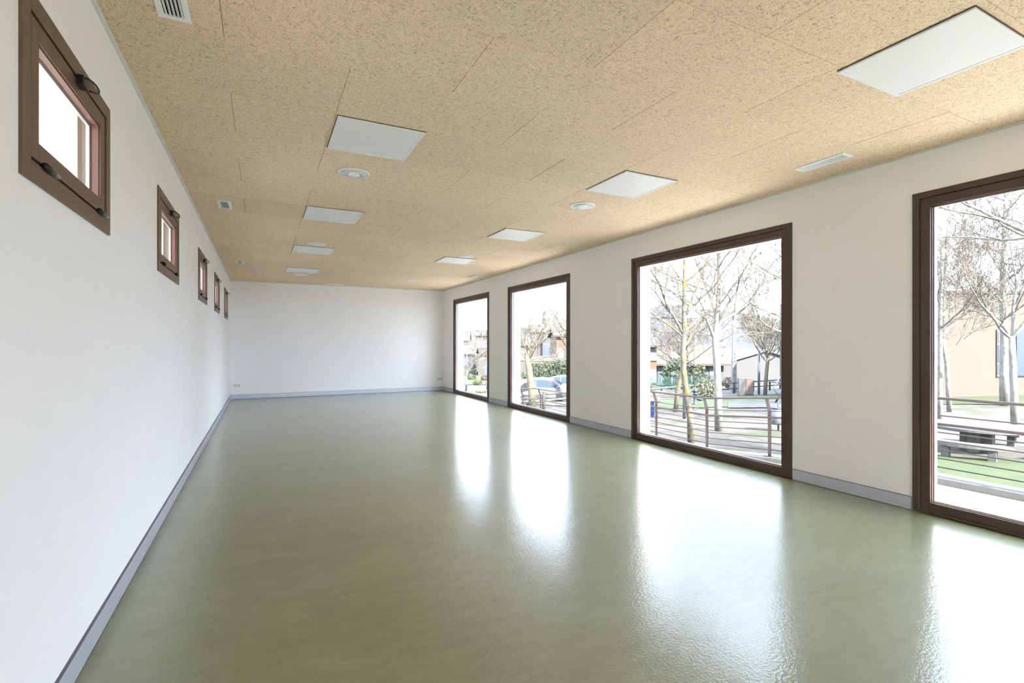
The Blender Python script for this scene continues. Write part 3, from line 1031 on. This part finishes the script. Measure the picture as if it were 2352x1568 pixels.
# ------------------------------------------------------------------ street furniture
def lamp_post(label, base, top, head=True, r=.05):
    d = G(*base)
    b0 = P(base[0], base[1], d)
    z = zg(b0.y)
    ht = P(top[0], top[1], d).z - z
    root = empty('street_lamp', (b0.x, b0.y, z))
    tag(root, label, 'street lamp', 'street lamps in the park')
    MB().tube([(0, 0, 0), (0, 0, ht * .45), (0, 0, ht)], [r, r, r * .62], 14).build('pole', M['lamp_post'], root, smooth=True)
    MB().lathe([(r * 1.6, 0), (r * 1.6, .02), (r * 1.05, .06)], 14).build('base_flange', M['lamp_post'], root)
    MB().lathe([(.035, ht - .02), (.07, ht + .02), (.075, ht + .16), (.05, ht + .17)], 16).build('lantern_neck', M['iron'], root, smooth=True)
    MB().lathe([(.055, ht + .17), (.055, ht + .36)], 16).build('lantern_glass', M['shutter'], root, smooth=True)
    MB().lathe([(.0, ht + .43), (.12, ht + .41), (.20, ht + .38), (.20, ht + .36), (0, ht + .36)], 20).build('lantern_cap', M['iron'], root, smooth=True)


lamp_post('pale grey street lamp pole behind the leaning lichen tree', (1572, 965), (1572, 800), r=.06)
lamp_post('pale blue street lamp with dark round head near the brown cabinet', (1743, 908), (1743, 770), r=.075)


def utility_pole(label, x, ybase, ytop, r):
    d = G(x, ybase)
    b0 = P(x, ybase, d)
    z = zg(b0.y)
    ht = P(x, ytop, d).z - z
    root = empty('utility_pole', (b0.x, b0.y, z), -YAW)
    tag(root, label, 'pole', 'concrete utility poles')
    B = MB()
    B.hexa([(-r, -r * .8, 0), (r, -r * .8, 0), (-r, r * .8, 0), (r, r * .8, 0), (-r * .6, -r * .5, ht), (r * .6, -r * .5, ht), (-r * .6, r * .5, ht), (r * .6, r * .5, ht)])
    B.build('shaft', M['pole'], root, bevel=.02)
    for k in range(10):
        zz = ht * (.12 + .085 * k)
        MB().box(-r * .35, r * .35, -r * .83 + zz / ht * r * .3, -r * .70 + zz / ht * r * .3, zz, zz + .10).build('recess', M['concrete_grey'], root)


utility_pole('slim white concrete utility pole behind the dark fountain', 1597, 893, 735, .13)
utility_pole('taller white concrete utility pole beside the log fence post', 1686, 902, 712, .17)


def log_fence(label, posts, hp, rails=(.38, .78), r=.07, rext=None):
    P3 = []
    for (x, y) in posts:
        q = P(x, y, G(x, y))
        q.z = zg(q.y)
        P3.append(q)
    root = empty('log_fence', P3[0])
    tag(root, label, 'fence')
    for q in P3:
        c = q - P3[0]
        MB().tube([c, c + Vector((0, 0, hp * .96)), c + Vector((0, 0, hp))], [r, r, r * .7], 10).build('post', M['timber'], root, smooth=True)
    for a, b_ in zip(P3, P3[1:]):
        for rz in rails:
            MB().tube([a - P3[0] + Vector((0, 0, rz)), b_ - P3[0] + Vector((0, 0, rz))], r * .72, 8).build('rail', M['timber'], root, smooth=True)


log_fence('two rail log fence along the road in the second window', [(1480, 926), (1553, 917), (1617, 909), (1686, 904), (1730, 900), (1768, 897), (1792, 894), (1840, 890)], .86)
log_fence('short log fence beside the parked white car', [(1180, 945), (1249, 940), (1330, 930)], .95, (.45, .80), .09)
log_fence('brown post and rail fence left of the dry shrubs', [(2140, 908), (2172, 907.5), (2210, 907)], .80, (.36, .72), .045)

# drinking fountain / hydrant
d = G(1597, 930)
b0 = P(1597, 930, d)
root = empty('drinking_fountain', (b0.x, b0.y, zg(b0.y)))
tag(root, 'dark cast iron drinking fountain behind the leaning tree', 'fountain')
MB().lathe([(.16, 0), (.16, .06), (.10, .10), (.09, .50), (.13, .56), (.13, .62), (.10, .66)], 20).build('pillar', M['iron'], root, smooth=True)
MB().lathe([(.10, .66), (.15, .70), (.12, .80), (.05, .90), (.0, .93)], 20).build('cap', M['iron'], root, smooth=True)
MB().lathe([(.05, .28), (.16, .33), (.19, .40), (.17, .40), (.12, .35), (0, .33)], 20, (.22, -.10, -.06)).build('basin', M['iron'], root, smooth=True)

# cabinet with red brown door
d = G(1712, 908)
b0 = P(1712, 908, d)
root = empty('meter_cabinet', (b0.x, b0.y, zg(b0.y)), -YAW - .25)
tag(root, 'white masonry meter cabinet with red brown door', 'cabinet')
sc_ = d / F_PX
w_, h_ = 31 * sc_ / 2, 40 * sc_
MB().box(-w_, w_, -.25, .25, 0, h_).build('body', M['house_white'], root, bevel=.01)
dr = MB().box(.0, w_ - .04, -.275, -.25, .12, h_ - .06).build('door', M['door_brown'], root, label='red brown sheet metal door')
MB().box(.12, .16, -.29, -.275, h_ * .45, h_ * .62).build('handle', M['iron'], dr)

# litter bin on a bracket post
d = G(1784, 990)
b0 = P(1784, 990, d)
z = zg(b0.y)
root = empty('litter_bin', (b0.x, b0.y, z))
tag(root, 'galvanised grey litter bin seen through the railing', 'litter bin')
zt, zb_ = P(1784, 936, d).z - z, P(1784, 974, d).z - z
rr = 12.5 * d / F_PX
MB().lathe([(.0, zb_), (rr * .9, zb_), (rr * .95, zb_ + .03), (rr, zt), (rr * .93, zt), (rr * .88, zb_ + .04), (0, zb_ + .04)], 24).build('drum', M['bin'], root, smooth=True)
MB().lathe([(rr * 1.03, zt - .03), (rr * 1.06, zt - .01), (rr * 1.03, zt + .01), (rr * .95, zt)], 24).build('rim', M['iron'], root, smooth=True)
MB().tube([(rr + .05, .1, 0), (rr + .05, .1, zt + .15)], .025, 10).build('post', M['iron'], root, smooth=True)
MB().box(rr * .8, rr + .07, .06, .14, zt - .12, zt - .06).build('bracket', M['iron'], root)

# swing frame by the right jamb of the second window and blue play panel at its left
d = G(1790, 926)
b0 = P(1790, 926, d)
z = zg(b0.y)
root = empty('playground_swing', (b0.x, b0.y, z), -YAW)
tag(root, 'dark slanted play frame leg with a bent grey bar', 'play equipment')
MB().tube([(-.22, 0, 0), (.35, 0, 1.0)], .045, 10).build('leg', M['iron'], root, smooth=True)
MB().tube([(-.05, .1, .45), (-.25, .1, .75), (.10, .1, 1.35)], .022, 8).build('bent_bar', M['lamp_post'], root, smooth=True)
MB().tube([(.35, 0, 1.0), (.35, 1.6, 1.0)], .04, 10).build('top_bar', M['iron'], root, smooth=True)
d = G(1500, 958)
b0 = P(1500, 958, d)
root = empty('spring_rocker', (b0.x, b0.y, zg(b0.y)), -YAW)
tag(root, 'small blue play panel with white ring at the window jamb', 'play equipment')
MB().box(-.10, .04, -.03, .03, 0, .62).build('panel', M['blue_play'], root, bevel=.01)
MB().box(-.16, .30, -.05, .05, .62, .66).build('shelf', M['iron'], root)
ring = [(.22 + .10 * math.cos(a * .35), 0, .38 + .13 * math.sin(a * .35)) for a in range(19)]
MB().tube(ring, .02, 8).build('ring', M['shutter'], root, smooth=True)
MB().tube([(.22, 0, 0), (.22, 0, .26)], .02, 8).build('ring_stem', M['shutter'], root)

# ------------------------------------------------------------------ concrete picnic table with four benches
dt = G(2246, 1036)
c0 = P(2244, 1036, dt)
z0 = zg(c0.y)
root = empty('picnic_table', (c0.x, c0.y, z0), -YAW)
tag(root, 'round cast concrete picnic table behind the railing', 'table')
MB().lathe([(0, .53), (.93, .53), (.955, .545), (.955, .60), (.94, .615), (0, .62)], 48).build('table_top', M['concrete_grey'], root, smooth=False)
MB().box(-.30, .30, -.09, .09, 0, .53).build('pedestal', M['concrete'], root, bevel=.01, rotz=.5)
MB().box(-.30, .30, -.09, .09, 0, .53).build('pedestal', M['concrete'], root, bevel=.01, rotz=.5 + math.pi / 2)


def bench(label, ang):
    cx, cy = c0.x + 1.45 * math.cos(ang), c0.y + 1.45 * math.sin(ang)
    root = empty('curved_bench', (cx, cy, zg(cy)), ang)
    tag(root, label, 'bench', 'concrete benches around the picnic table')
    ring = []
    for k in range(11):
        a = -.45 + .9 * k / 10
        ring.append((1.66 * math.cos(a) - 1.45, 1.66 * math.sin(a)))
    for k in range(10, -1, -1):
        a = -.45 + .9 * k / 10
        ring.append((1.27 * math.cos(a) - 1.45, 1.27 * math.sin(a)))
    MB().prism(ring, 'z', .27, .35).build('seat', M['concrete'], root, bevel=.008)
    for s in (-1, 1):
        MB().box(-.13, .13, s * .38 - .07, s * .38 + .07, 0, .27).build('foot', M['concrete_grey'], root, bevel=.008)


for lb, a in (('curved concrete bench at the front left of the picnic table', math.radians(195)), ('curved concrete bench at the front right of the picnic table', math.radians(280)),
              ('curved concrete bench at the far right of the picnic table', math.radians(10)), ('curved concrete bench at the far left of the picnic table', math.radians(100))):
    bench(lb, a)


# ------------------------------------------------------------------ shrubs and hedges
def shrub(name, label, c, rx, ry, rz, m, n, leaf, seed, group=None, twigs=0):
    rng = random.Random(seed)
    root = empty(name, c)
    tag(root, label, 'shrub' if 'hedge' not in name else 'hedge', group)
    if twigs:
        tb = MB()
        for k in range(twigs):
            a = rng.uniform(0, 6.28)
            f = rng.uniform(.2, 1)
            tip = Vector((rx * f * math.cos(a), ry * f * math.sin(a), rz * rng.uniform(1.1, 2)))
            mid = tip * .5 + Vector((rng.uniform(-.05, .05), rng.uniform(-.05, .05), .05))
            tb.tube([(tip.x * .1, tip.y * .1, 0), mid, tip], [.014, .009, .004], 4, cap=False)
        o = tb.build('twigs', m, root)
        o['kind'] = 'stuff'
    if n:
        lf = MB()
        for k in range(n):
            u, th = rng.uniform(-.95, 1), rng.uniform(0, 6.28)
            rr_ = (1 - u * u) ** .5
            f = rng.uniform(.62, 1.03) * (1 + .18 * math.sin(3 * th + seed) * math.cos(4 * u))
            p = Vector((rx * rr_ * math.cos(th) * f, ry * rr_ * math.sin(th) * f, rz * (1 + u * f)))
            a = Vector((rng.uniform(-1, 1), rng.uniform(-1, 1), rng.uniform(-1, 1))).normalized() * leaf
            e = a.cross(Vector((rng.uniform(-1, 1), rng.uniform(-1, 1), .3))).normalized() * leaf * .6
            bb = len(lf.v)
            lf.v += [tuple(p - a), tuple(p + e), tuple(p + a), tuple(p - e)]
            lf.f.append((bb, bb + 1, bb + 2, bb + 3))
        o = lf.build('foliage', m, root)
        o['kind'] = 'stuff'
    return root


def at(px, py, d=None):
    d = G(px, py) if d is None else d
    q = P(px, py, d)
    return Vector((q.x, q.y, zg(q.y))), d


for px, lb, sd in ((2190, 'dry golden shrub behind the brown post and rail fence', 1), (2248, 'dry golden shrub in front of the peach brick wall', 2), (2293, 'dry golden shrub below the narrow building window', 3), (2345, 'dry golden shrub at the right picture edge', 4)):
    c, d = at(px, 900)
    shrub('dry_shrub', lb, c, .75, .5, .42, M['leaf_gold'], 160, .05, sd, 'dry shrubs by the brick building', twigs=70)
c, d = at(1556, 893, 38.5)
shrub('bush', 'dark olive evergreen bush above the green wire fence', c, 1.35, 1.2, 1.35, M['leaf_dark'], 1500, .10, 5)
c, d = at(1604, 893, 39.5)
shrub('bush', 'yellow green conifer bush beside the utility pole', c, .62, .62, 1.1, M['leaf_light'], 800, .09, 6)
c, d = at(1622, 892, 32.5)
shrub('bush', 'cream variegated bush behind the log fence', c, .85, .8, .62, M['leaf_cream'], 700, .08, 7)
c, d = at(1672, 893, 41)
shrub('bush', 'small brownish bush at the foot of the white shed', c, .45, .45, .55, M['leaf_gold'], 200, .07, 8, twigs=30)
c, d = at(1272, 885, 45)
shrub('hedge', 'dense dark green hedge behind the parked cars', c, 3.0, 1.3, 1.35, M['leaf_dark'], 7000, .085, 9)
c, d = at(1300, 885, 42.6)
shrub('hedge', 'bright green low hedge in front of the dark hedge', c, 2.2, .9, .55, M['leaf_light'], 2600, .075, 10)
c, d = at(1190, 885, 48)
shrub('hedge', 'green hedge piece left of the lichen tree trunk', c, 1.0, .8, .8, M['leaf_dark'], 700, .11, 12)
for px, py, lb, sd, mm in ((1083, 872, 'bright green bush in the field through the far window', 13, 'leaf_light'), (1097, 884, 'low green bush by the far road', 14, 'leaf_light'), (1115, 874, 'brownish bush in the field near the window jamb', 15, 'leaf_gold'), (1102, 903, 'yellow green verge plants at the far window sill', 16, 'leaf_light')):
    c, d = at(px, py)
    kz = .35 if py > 890 else 1.0
    shrub('bush', lb, c, .010 * d, .010 * d, .0055 * d * kz, M[mm], 450, .0016 * d, sd, None, twigs=12 if mm == 'leaf_gold' else 0)


# ------------------------------------------------------------------ buildings
def house(label, c0_, c1_, d, y_eave, y_ridge, wall, roof, depth=7, gable='side', turn=0.0, windows=(), eave=.35, doors=(), chimney=False):
    """columns c0_..c1_ of the front face at depth d; heights from pixel rows"""
    cx = (c0_ + c1_) / 2
    q = P(cx, CY, d)
    z = zg(q.y) - .1
    w = (c1_ - c0_) * d / F_PX
    he = H - (y_eave - CY) * d / F_PX - z
    hr_ = H - (y_ridge - CY) * d / F_PX - z
    root = empty('house', (q.x, q.y, z), -YAW + turn)
    tag(root, label, 'house', 'village houses')
    a = w / 2
    B = MB()
    if gable == 'front':
        B.prism([(-a, 0), (a, 0), (a, he), (0, hr_), (-a, he)], 'y', 0, depth)
    else:
        B.prism([(0, 0), (depth, 0), (depth, he), (depth / 2, hr_), (0, he)], 'x', -a, a)
    B.build('walls', wall, root)
    R = MB()
    th = .18
    if gable == 'front':
        sl = (hr_ - he) / a
        for s in (-1, 1):
            x1, z1 = s * (a + eave), he - sl * eave
            R.prism([(x1, z1), (0, hr_), (0, hr_ + th), (x1, z1 + th)], 'y', -eave, depth + eave)
    else:
        sl = (hr_ - he) / (depth / 2)
        for s in (-1, 1):
            yy = depth / 2 + s * (depth / 2 + eave)
            z1 = he - sl * eave
            R.prism([(yy, z1), (depth / 2, hr_), (depth / 2, hr_ + th), (yy, z1 + th)], 'x', -a - eave, a + eave)
    ro = R.build('roof', roof, root)
    if chimney:
        MB().box(a * .3, a * .3 + .6, depth * .5 - .3, depth * .5 + .3, hr_ - .4, hr_ + .9).build('chimney', wall, ro)
    for (u, zz, ww, hh_, kind) in windows:
        f = MB().box(u * a - ww / 2, u * a + ww / 2, -.05, .02, zz * he - hh_ / 2, zz * he + hh_ / 2).build('window', M['shutter' if kind == 's' else 'house_dark'], root)
        MB().box(u * a - ww / 2 - .06, u * a + ww / 2 + .06, -.09, -.03, zz * he - hh_ / 2 - .1, zz * he - hh_ / 2).build('sill', M['house_white'], f)
    return root


# peach brick building facing the nearest window
d = 26.5
q = P(2160, CY, d)
root = empty('brick_building', (q.x, q.y, zg(q.y) - .1), -YAW)
tag(root, 'flat roofed peach brick building across the lawn', 'building')
z = zg(q.y) - .1
ht = H + (CY - 674) * d / F_PX - z
pxm = d / F_PX
L0, L1 = -160 * pxm, 420 * pxm
MB().box(L0, L1, 0, 9, 0, ht).build('wall', M['brick'], root)
MB().box(L0 - .05, L1 + .05, -.06, 9, ht, ht + .14).build('coping', M['house_cream'], root)


def by(py):
    return H + (CY - py) * d / F_PX - z


wn = MB().box(128 * pxm, 144 * pxm, -.06, .05, by(865), by(757)).build('window', M['shutter'], root)
for ya, yb_ in ((859, 836), (832, 792), (786, 762)):
    MB().box(129.5 * pxm, 142.5 * pxm, -.08, -.06, by(ya), by(yb_)).build('pane', M['car_blue' if ya == 832 else 'house_dark'], wn)
dw = MB().box(171 * pxm, 260 * pxm, -.06, .05, by(864), by(756)).build('glazed_front', M['car_blue'], root, label='tall blue grey glazed entrance front')
for k in range(4):
    MB().box((172 + 22 * k) * pxm, (192 + 22 * k) * pxm, -.08, -.06, by(862), by(760)).build('pane', M['car_blue'], dw)
MB().box(67 * pxm, 85 * pxm, -.05, .05, by(682), by(675)).build('roof_vent', M['house_dark'], root)

# houses in the second window
house('orange house at the left jamb of the second window', 1440, 1508, 42, 793, 762, M['house_orange'], M['roof_tile'], 8, 'side', windows=((.62, .82, .9, 1.0, 's'), (.62, .35, .9, 1.1, 's')), eave=.5)
house('low house with broad pale tiled roof behind the bushes', 1508, 1662, 46, 834, 796, M['house_cream'], M['roof_tile'], 9, 'side', windows=((-.75, .5, 1.4, 1.5, 'd'), (-.55, .5, .9, 1.5, 's'), (.35, .5, 1.0, 1.4, 'd'), (.72, .5, .9, 1.4, 's')), eave=.6, chimney=True)
house('long white shed with shallow gable behind the cabinet', 1656, 1860, 50, 836, 806, M['house_white'], M['concrete'], 12, 'front', eave=.25)
house('red roofed house peeping over the white shed', 1658, 1725, 75, 818, 806, M['house_orange'], M['roof_tile'], 8, 'side', windows=((-.4, .8, 1.2, 1.0, 'd'), (.3, .8, 1.2, 1.0, 'd')))
house('upper village house with pink roof left of the lichen trunk', 1506, 1545, 70, 815, 800, M['house_cream'], M['roof_tile'], 8, 'front', windows=((-.4, .85, 1.0, 1.4, 'd'), (.4, .85, 1.0, 1.4, 'd')))
# third window
house('deep orange house at the right jamb of the third window', 1278, 1345, 56, 772, 752, M['house_orange'], M['roof_tile'], 9, 'side', windows=((-.55, .62, 1.2, 1.5, 's'), (-.1, .62, 1.2, 1.5, 'd')))
house('pale house with white shutters beside the orange house', 1246, 1284, 78, 785, 768, M['house_white'], M['roof_tile'], 8, 'front', windows=((.2, .75, 1.0, 1.6, 's'), (-.45, .75, 1.0, 1.6, 'd')))
house('cream village house left of the stocky tree crown', 1168, 1222, 75, 792, 772, M['house_cream'], M['roof_tile'], 8, 'side', windows=((.3, .7, 1.1, 1.4, 's'), (-.3, .7, 1.1, 1.4, 'd')))
house('white garage with flat tiled canopy above the hedge', 1232, 1312, 50, 836, 826, M['house_white'], M['roof_tile'], 4, 'side', windows=((.35, .5, 3.0, 1.0, 'd'),), eave=.6)
house('cream house high on the village slope', 1222, 1262, 110, 762, 745, M['house_cream'], M['roof_tile'], 8, 'side', windows=((-.3, .8, 1.2, 1.6, 'd'), (.4, .8, 1.2, 1.6, 'd')))
house('peach house below the church hill', 1285, 1320, 120, 750, 732, M['house_cream'], M['roof_tile'], 8, 'front', windows=((-.3, .8, 1.3, 1.7, 'd'),))
# fourth window
house('peach house with red roof line high in the far window', 1092, 1140, 115, 771, 763, M['house_cream'], M['roof_tile'], 9, 'side', windows=((-.5, .78, 1.4, 1.6, 's'), (.1, .78, 1.4, 1.6, 's')))
house('gabled peach barn right of the far window centre', 1098, 1146, 100, 822, 801, M['house_cream'], M['roof_tile'], 9, 'front', windows=((-.15, .35, 1.2, 2.4, 'd'), (.15, .35, 1.0, 2.4, 's')), eave=.5)
house('orange tiled house at the left of the far window', 1046, 1088, 105, 812, 795, M['house_cream'], M['roof_tile'], 9, 'side', windows=((.2, .6, 1.4, 1.4, 'd'),), eave=.5)
house('small distant house with pink roof in the far window', 1058, 1076, 150, 782, 765, M['house_cream'], M['roof_tile'], 8, 'side')

# church tower on the skyline of the third window
q = P(1250, CY, 170)
z = zg(q.y)
root = empty('church_tower', (q.x, q.y, z), -YAW)
tag(root, 'slim pale church belfry on the skyline behind the branches', 'tower')
tw = 5 * 170 / F_PX
th_ = H + (CY - 722) * 170 / F_PX - z
MB().box(-tw, tw, -tw, tw, 0, th_).build('shaft', M['house_cream'], root)
MB().prism([(-tw, th_), (tw, th_), (0, th_ + tw * 1.8)], 'y', -tw, tw).build('gable', M['house_cream'], root)
MB().box(-tw * .4, tw * .4, -tw - .1, -tw + .1, th_ - tw * 2, th_ - tw * .4).build('bell_opening', M['house_dark'], root)

# green wire fence on its low white wall
A, d0 = at(1470, 893, 33)
Bq, d1 = at(1652, 893, 37)
root = empty('wire_fence', A, math.atan2(Bq.y - A.y, Bq.x - A.x))
tag(root, 'green wire mesh fence on a low white wall', 'fence')
Lf = math.hypot(Bq.x - A.x, Bq.y - A.y)
zd = (Bq.z - A.z) / Lf
MB().hexa([(0, -.1, -.3), (Lf, -.1, -.3 + zd * Lf), (0, .1, -.3), (Lf, .1, -.3 + zd * Lf), (0, -.1, .45), (Lf, -.1, .45 + zd * Lf), (0, .1, .45), (Lf, .1, .45 + zd * Lf)]).build('wall', M['house_white'], root)
npst = 9
for k in range(npst):
    u = Lf * k / (npst - 1)
    MB().tube([(u, 0, .3 + zd * u), (u, 0, 1.35 + zd * u)], .05, 8).build('post', M['green_fence'], root, smooth=True)
ms = MB()
for k in range(8):
    zz = .5 + .8 * k / 7
    ms.tube([(0, 0, zz), (Lf, 0, zz + zd * Lf)], .012, 4)
for k in range(90):
    u = Lf * k / 89
    ms.tube([(u, 0, .5 + zd * u), (u, 0, 1.3 + zd * u)], .010, 4)
o = ms.build('mesh', M['green_fence'], root)
o['kind'] = 'stuff'


# ------------------------------------------------------------------ parked cars
def car(label, c, rotz, paint, scale=1.0):
    root = empty('parked_car', c, rotz)
    root.scale = (scale,) * 3
    tag(root, label, 'car', 'parked cars')
    # lower body: stations along the length with half width, bottom and belt heights
    st = [(-2.12, .62, .42, .80), (-2.05, .78, .30, .90), (-1.5, .86, .24, .96), (-.6, .88, .22, .95), (.6, .88, .22, .93), (1.25, .87, .24, .90), (1.75, .80, .28, .78), (2.05, .66, .34, .66), (2.12, .50, .40, .58)]
    B = MB()
    n = 8
    for x, w, zb0, zt0 in st:
        ring = [(-w * .92, zb0), (-w, zb0 + .12), (-w, zt0 - .14), (-w * .90, zt0), (w * .90, zt0), (w, zt0 - .14), (w, zb0 + .12), (w * .92, zb0)]
        B.v += [(x, u, zz) for u, zz in ring]
    for i in range(len(st) - 1):
        for k in range(n):
            k2 = (k + 1) % n
            B.f.append((i * n + k, i * n + k2, (i + 1) * n + k2, (i + 1) * n + k))
    B.f += [tuple(range(n)), tuple(range((len(st) - 1) * n, len(st) * n))]
    body = B.build('body', paint, root, smooth=False, bevel=.02)
    prof = [(-1.95, .90), (-1.55, 1.32), (-1.0, 1.45), (-.2, 1.49), (.30, 1.42), (1.28, .90)]
    wid = [.78, .66, .62, .62, .63, .76]
    C = MB()
    k = len(prof)
    for s in (-1, 1):
        C.v += [(x, s * w, zz) for (x, zz), w in zip(prof, wid)]
    C.f += [tuple(range(k)), tuple(range(k, 2 * k))]
    for i in range(k):
        j = (i + 1) % k
        C.f.append((i, j, k + j, k + i))
    C.build('cabin', paint, root, bevel=.03)
    for s in (-1, 1):
        for poly in ([(-1.60, .95), (-1.40, 1.27), (-1.0, 1.37), (-.62, 1.40), (-.62, .95)], [(-.55, .95), (-.55, 1.40), (-.2, 1.415), (.25, 1.35), (.92, .95)]):
            w_ = MB()
            for dx in (.004, .014):
                for x, zz in poly:
                    f = (zz - .90) / .59
                    w_.v.append((x, s * (.775 - .150 * f + dx), zz))
            m_ = len(poly)
            w_.f += [tuple(range(m_)), tuple(range(m_, 2 * m_))]
            for i in range(m_):
                j = (i + 1) % m_
                w_.f.append((i, j, m_ + j, m_ + i))
            w_.build('side_window', M['car_glass'], root)
        MB().lathe([(0, -.05), (.07, -.03), (.09, 0), (.07, .04), (0, .06)], 12, (.80, s * .93, .98), 1.2, .9).build('mirror', paint, root, smooth=True)
        MB().box(1.80, 2.06, s * .62 - .12, s * .62 + .12, .60, .72).build('headlight', M['shutter'], root, bevel=.02)
        for wx in (-1.32, 1.34):
            wh = MB()
            ring = [(.315 * math.cos(2 * math.pi * q / 24), .315 * math.sin(2 * math.pi * q / 24)) for q in range(24)]
            wh.prism([(wx + a_, .315 + b_) for a_, b_ in ring], 'y', s * .70, s * .895)
            wo = wh.build('wheel', M['tyre'], root, bevel=.02)
            rm = MB()
            rm.prism([(wx + a_ * .70, .315 + b_ * .70) for a_, b_ in ring], 'y', s * .88, s * .905)
            rm.build('rim', M['rim'], wo)
    ws = MB()
    for (x, zz, w0), off in (((1.20, .96, .68), 0), ((.36, 1.38, .56), 0)):
        ws.v += [(x + .02, -w0, zz + .015), (x + .02, w0, zz + .015)]
    ws.v += [(1.19, -.68, .94), (1.19, .68, .94), (.35, -.56, 1.365), (.35, .56, 1.365)]
    ws.f += [(0, 1, 3, 2), (4, 6, 7, 5), (0, 4, 5, 1), (2, 3, 7, 6), (0, 2, 6, 4), (1, 5, 7, 3)]
    ws.build('windscreen', M['car_glass'], root)
    rw_ = MB()
    rw_.v += [(-1.93, -.66, .97), (-1.93, .66, .97), (-1.60, -.58, 1.30), (-1.60, .58, 1.30), (-1.88, -.66, .95), (-1.88, .66, .95), (-1.55, -.58, 1.28), (-1.55, .58, 1.28)]
    rw_.f += [(0, 1, 3, 2), (4, 6, 7, 5), (0, 4, 5, 1), (2, 3, 7, 6), (0, 2, 6, 4), (1, 5, 7, 3)]
    rw_.build('rear_window', M['car_glass'], root)
    for s in (-1, 1):
        MB().box(-2.10, -1.98, s * .66 - .10, s * .66 + .10, .74, .90).build('tail_light', M['tail_red'], root, bevel=.02)
    MB().box(-2.14, -2.05, -.26, .26, .55, .66).build('number_plate', M['shutter'], root)
    return root


c, d = at(1256, 926, 33)
car('white hatchback parked behind the log fence, nearest of the cars', c, -YAW + math.radians(-12), M['car_white'], 1.05)
c, d = at(1312, 920, 37.5)
car('second white car parked half hidden behind the nearest white car', c, -YAW + math.radians(-20), M['car_white'], 1.05)
c, d = at(1107, 848)
car('small blue grey car far away across the field', c, -YAW + math.radians(5), M['car_blue'], max(.8, 4.3 and 23 * d / F_PX / 4.24))
c, d = at(1186, 935, 29)
car('white car at the left jamb behind the lichen tree', c, -YAW + math.radians(72), M['car_white'], 1.0)
c, d = at(1174, 905, 42)
car('white car edge at the right jamb of the far window', c, -YAW + math.radians(-30), M['car_white'], 1.0)

# ------------------------------------------------------------------ wooded hills
RIDGE = [(700, 775), (900, 768), (1040, 760), (1100, 758), (1197, 752), (1260, 745), (1310, 738), (1400, 715), (1495, 701), (1560, 700), (1610, 709), (1650, 712), (1700, 718), (1740, 724), (1797, 736), (1900, 752), (2100, 770), (2500, 778)]
rng = random.Random(3)
b = MB()
RD = [(200, 0), (270, .30), (340, .62), (400, .88), (430, 1.0), (480, .9)]
rr = []
for (x0, y0), (x1, y1) in zip(RIDGE, RIDGE[1:]):
    n = max(1, int((x1 - x0) / 12))
    for k in range(n):
        u = k / n
        rr.append((x0 + (x1 - x0) * u, y0 + (y1 - y0) * u + rng.uniform(-1.5, 1.5)))
for (px, py) in rr:
    ztop = H + (CY - py) * 430 / F_PX
    for d_, f in RD:
        q = P(px, CY, d_)
        zb0 = zg(q.y) - 1
        b.v.append((q.x, q.y, zb0 + (ztop - zb0) * f + rng.uniform(-1.2, 1.2) * (1 if 0 < f < 1 else 0)))
nr = len(RD)
for i in range(len(rr) - 1):
    for k in range(nr - 1):
        b.f.append((i * nr + k, i * nr + k + 1, (i + 1) * nr + k + 1, (i + 1) * nr + k))
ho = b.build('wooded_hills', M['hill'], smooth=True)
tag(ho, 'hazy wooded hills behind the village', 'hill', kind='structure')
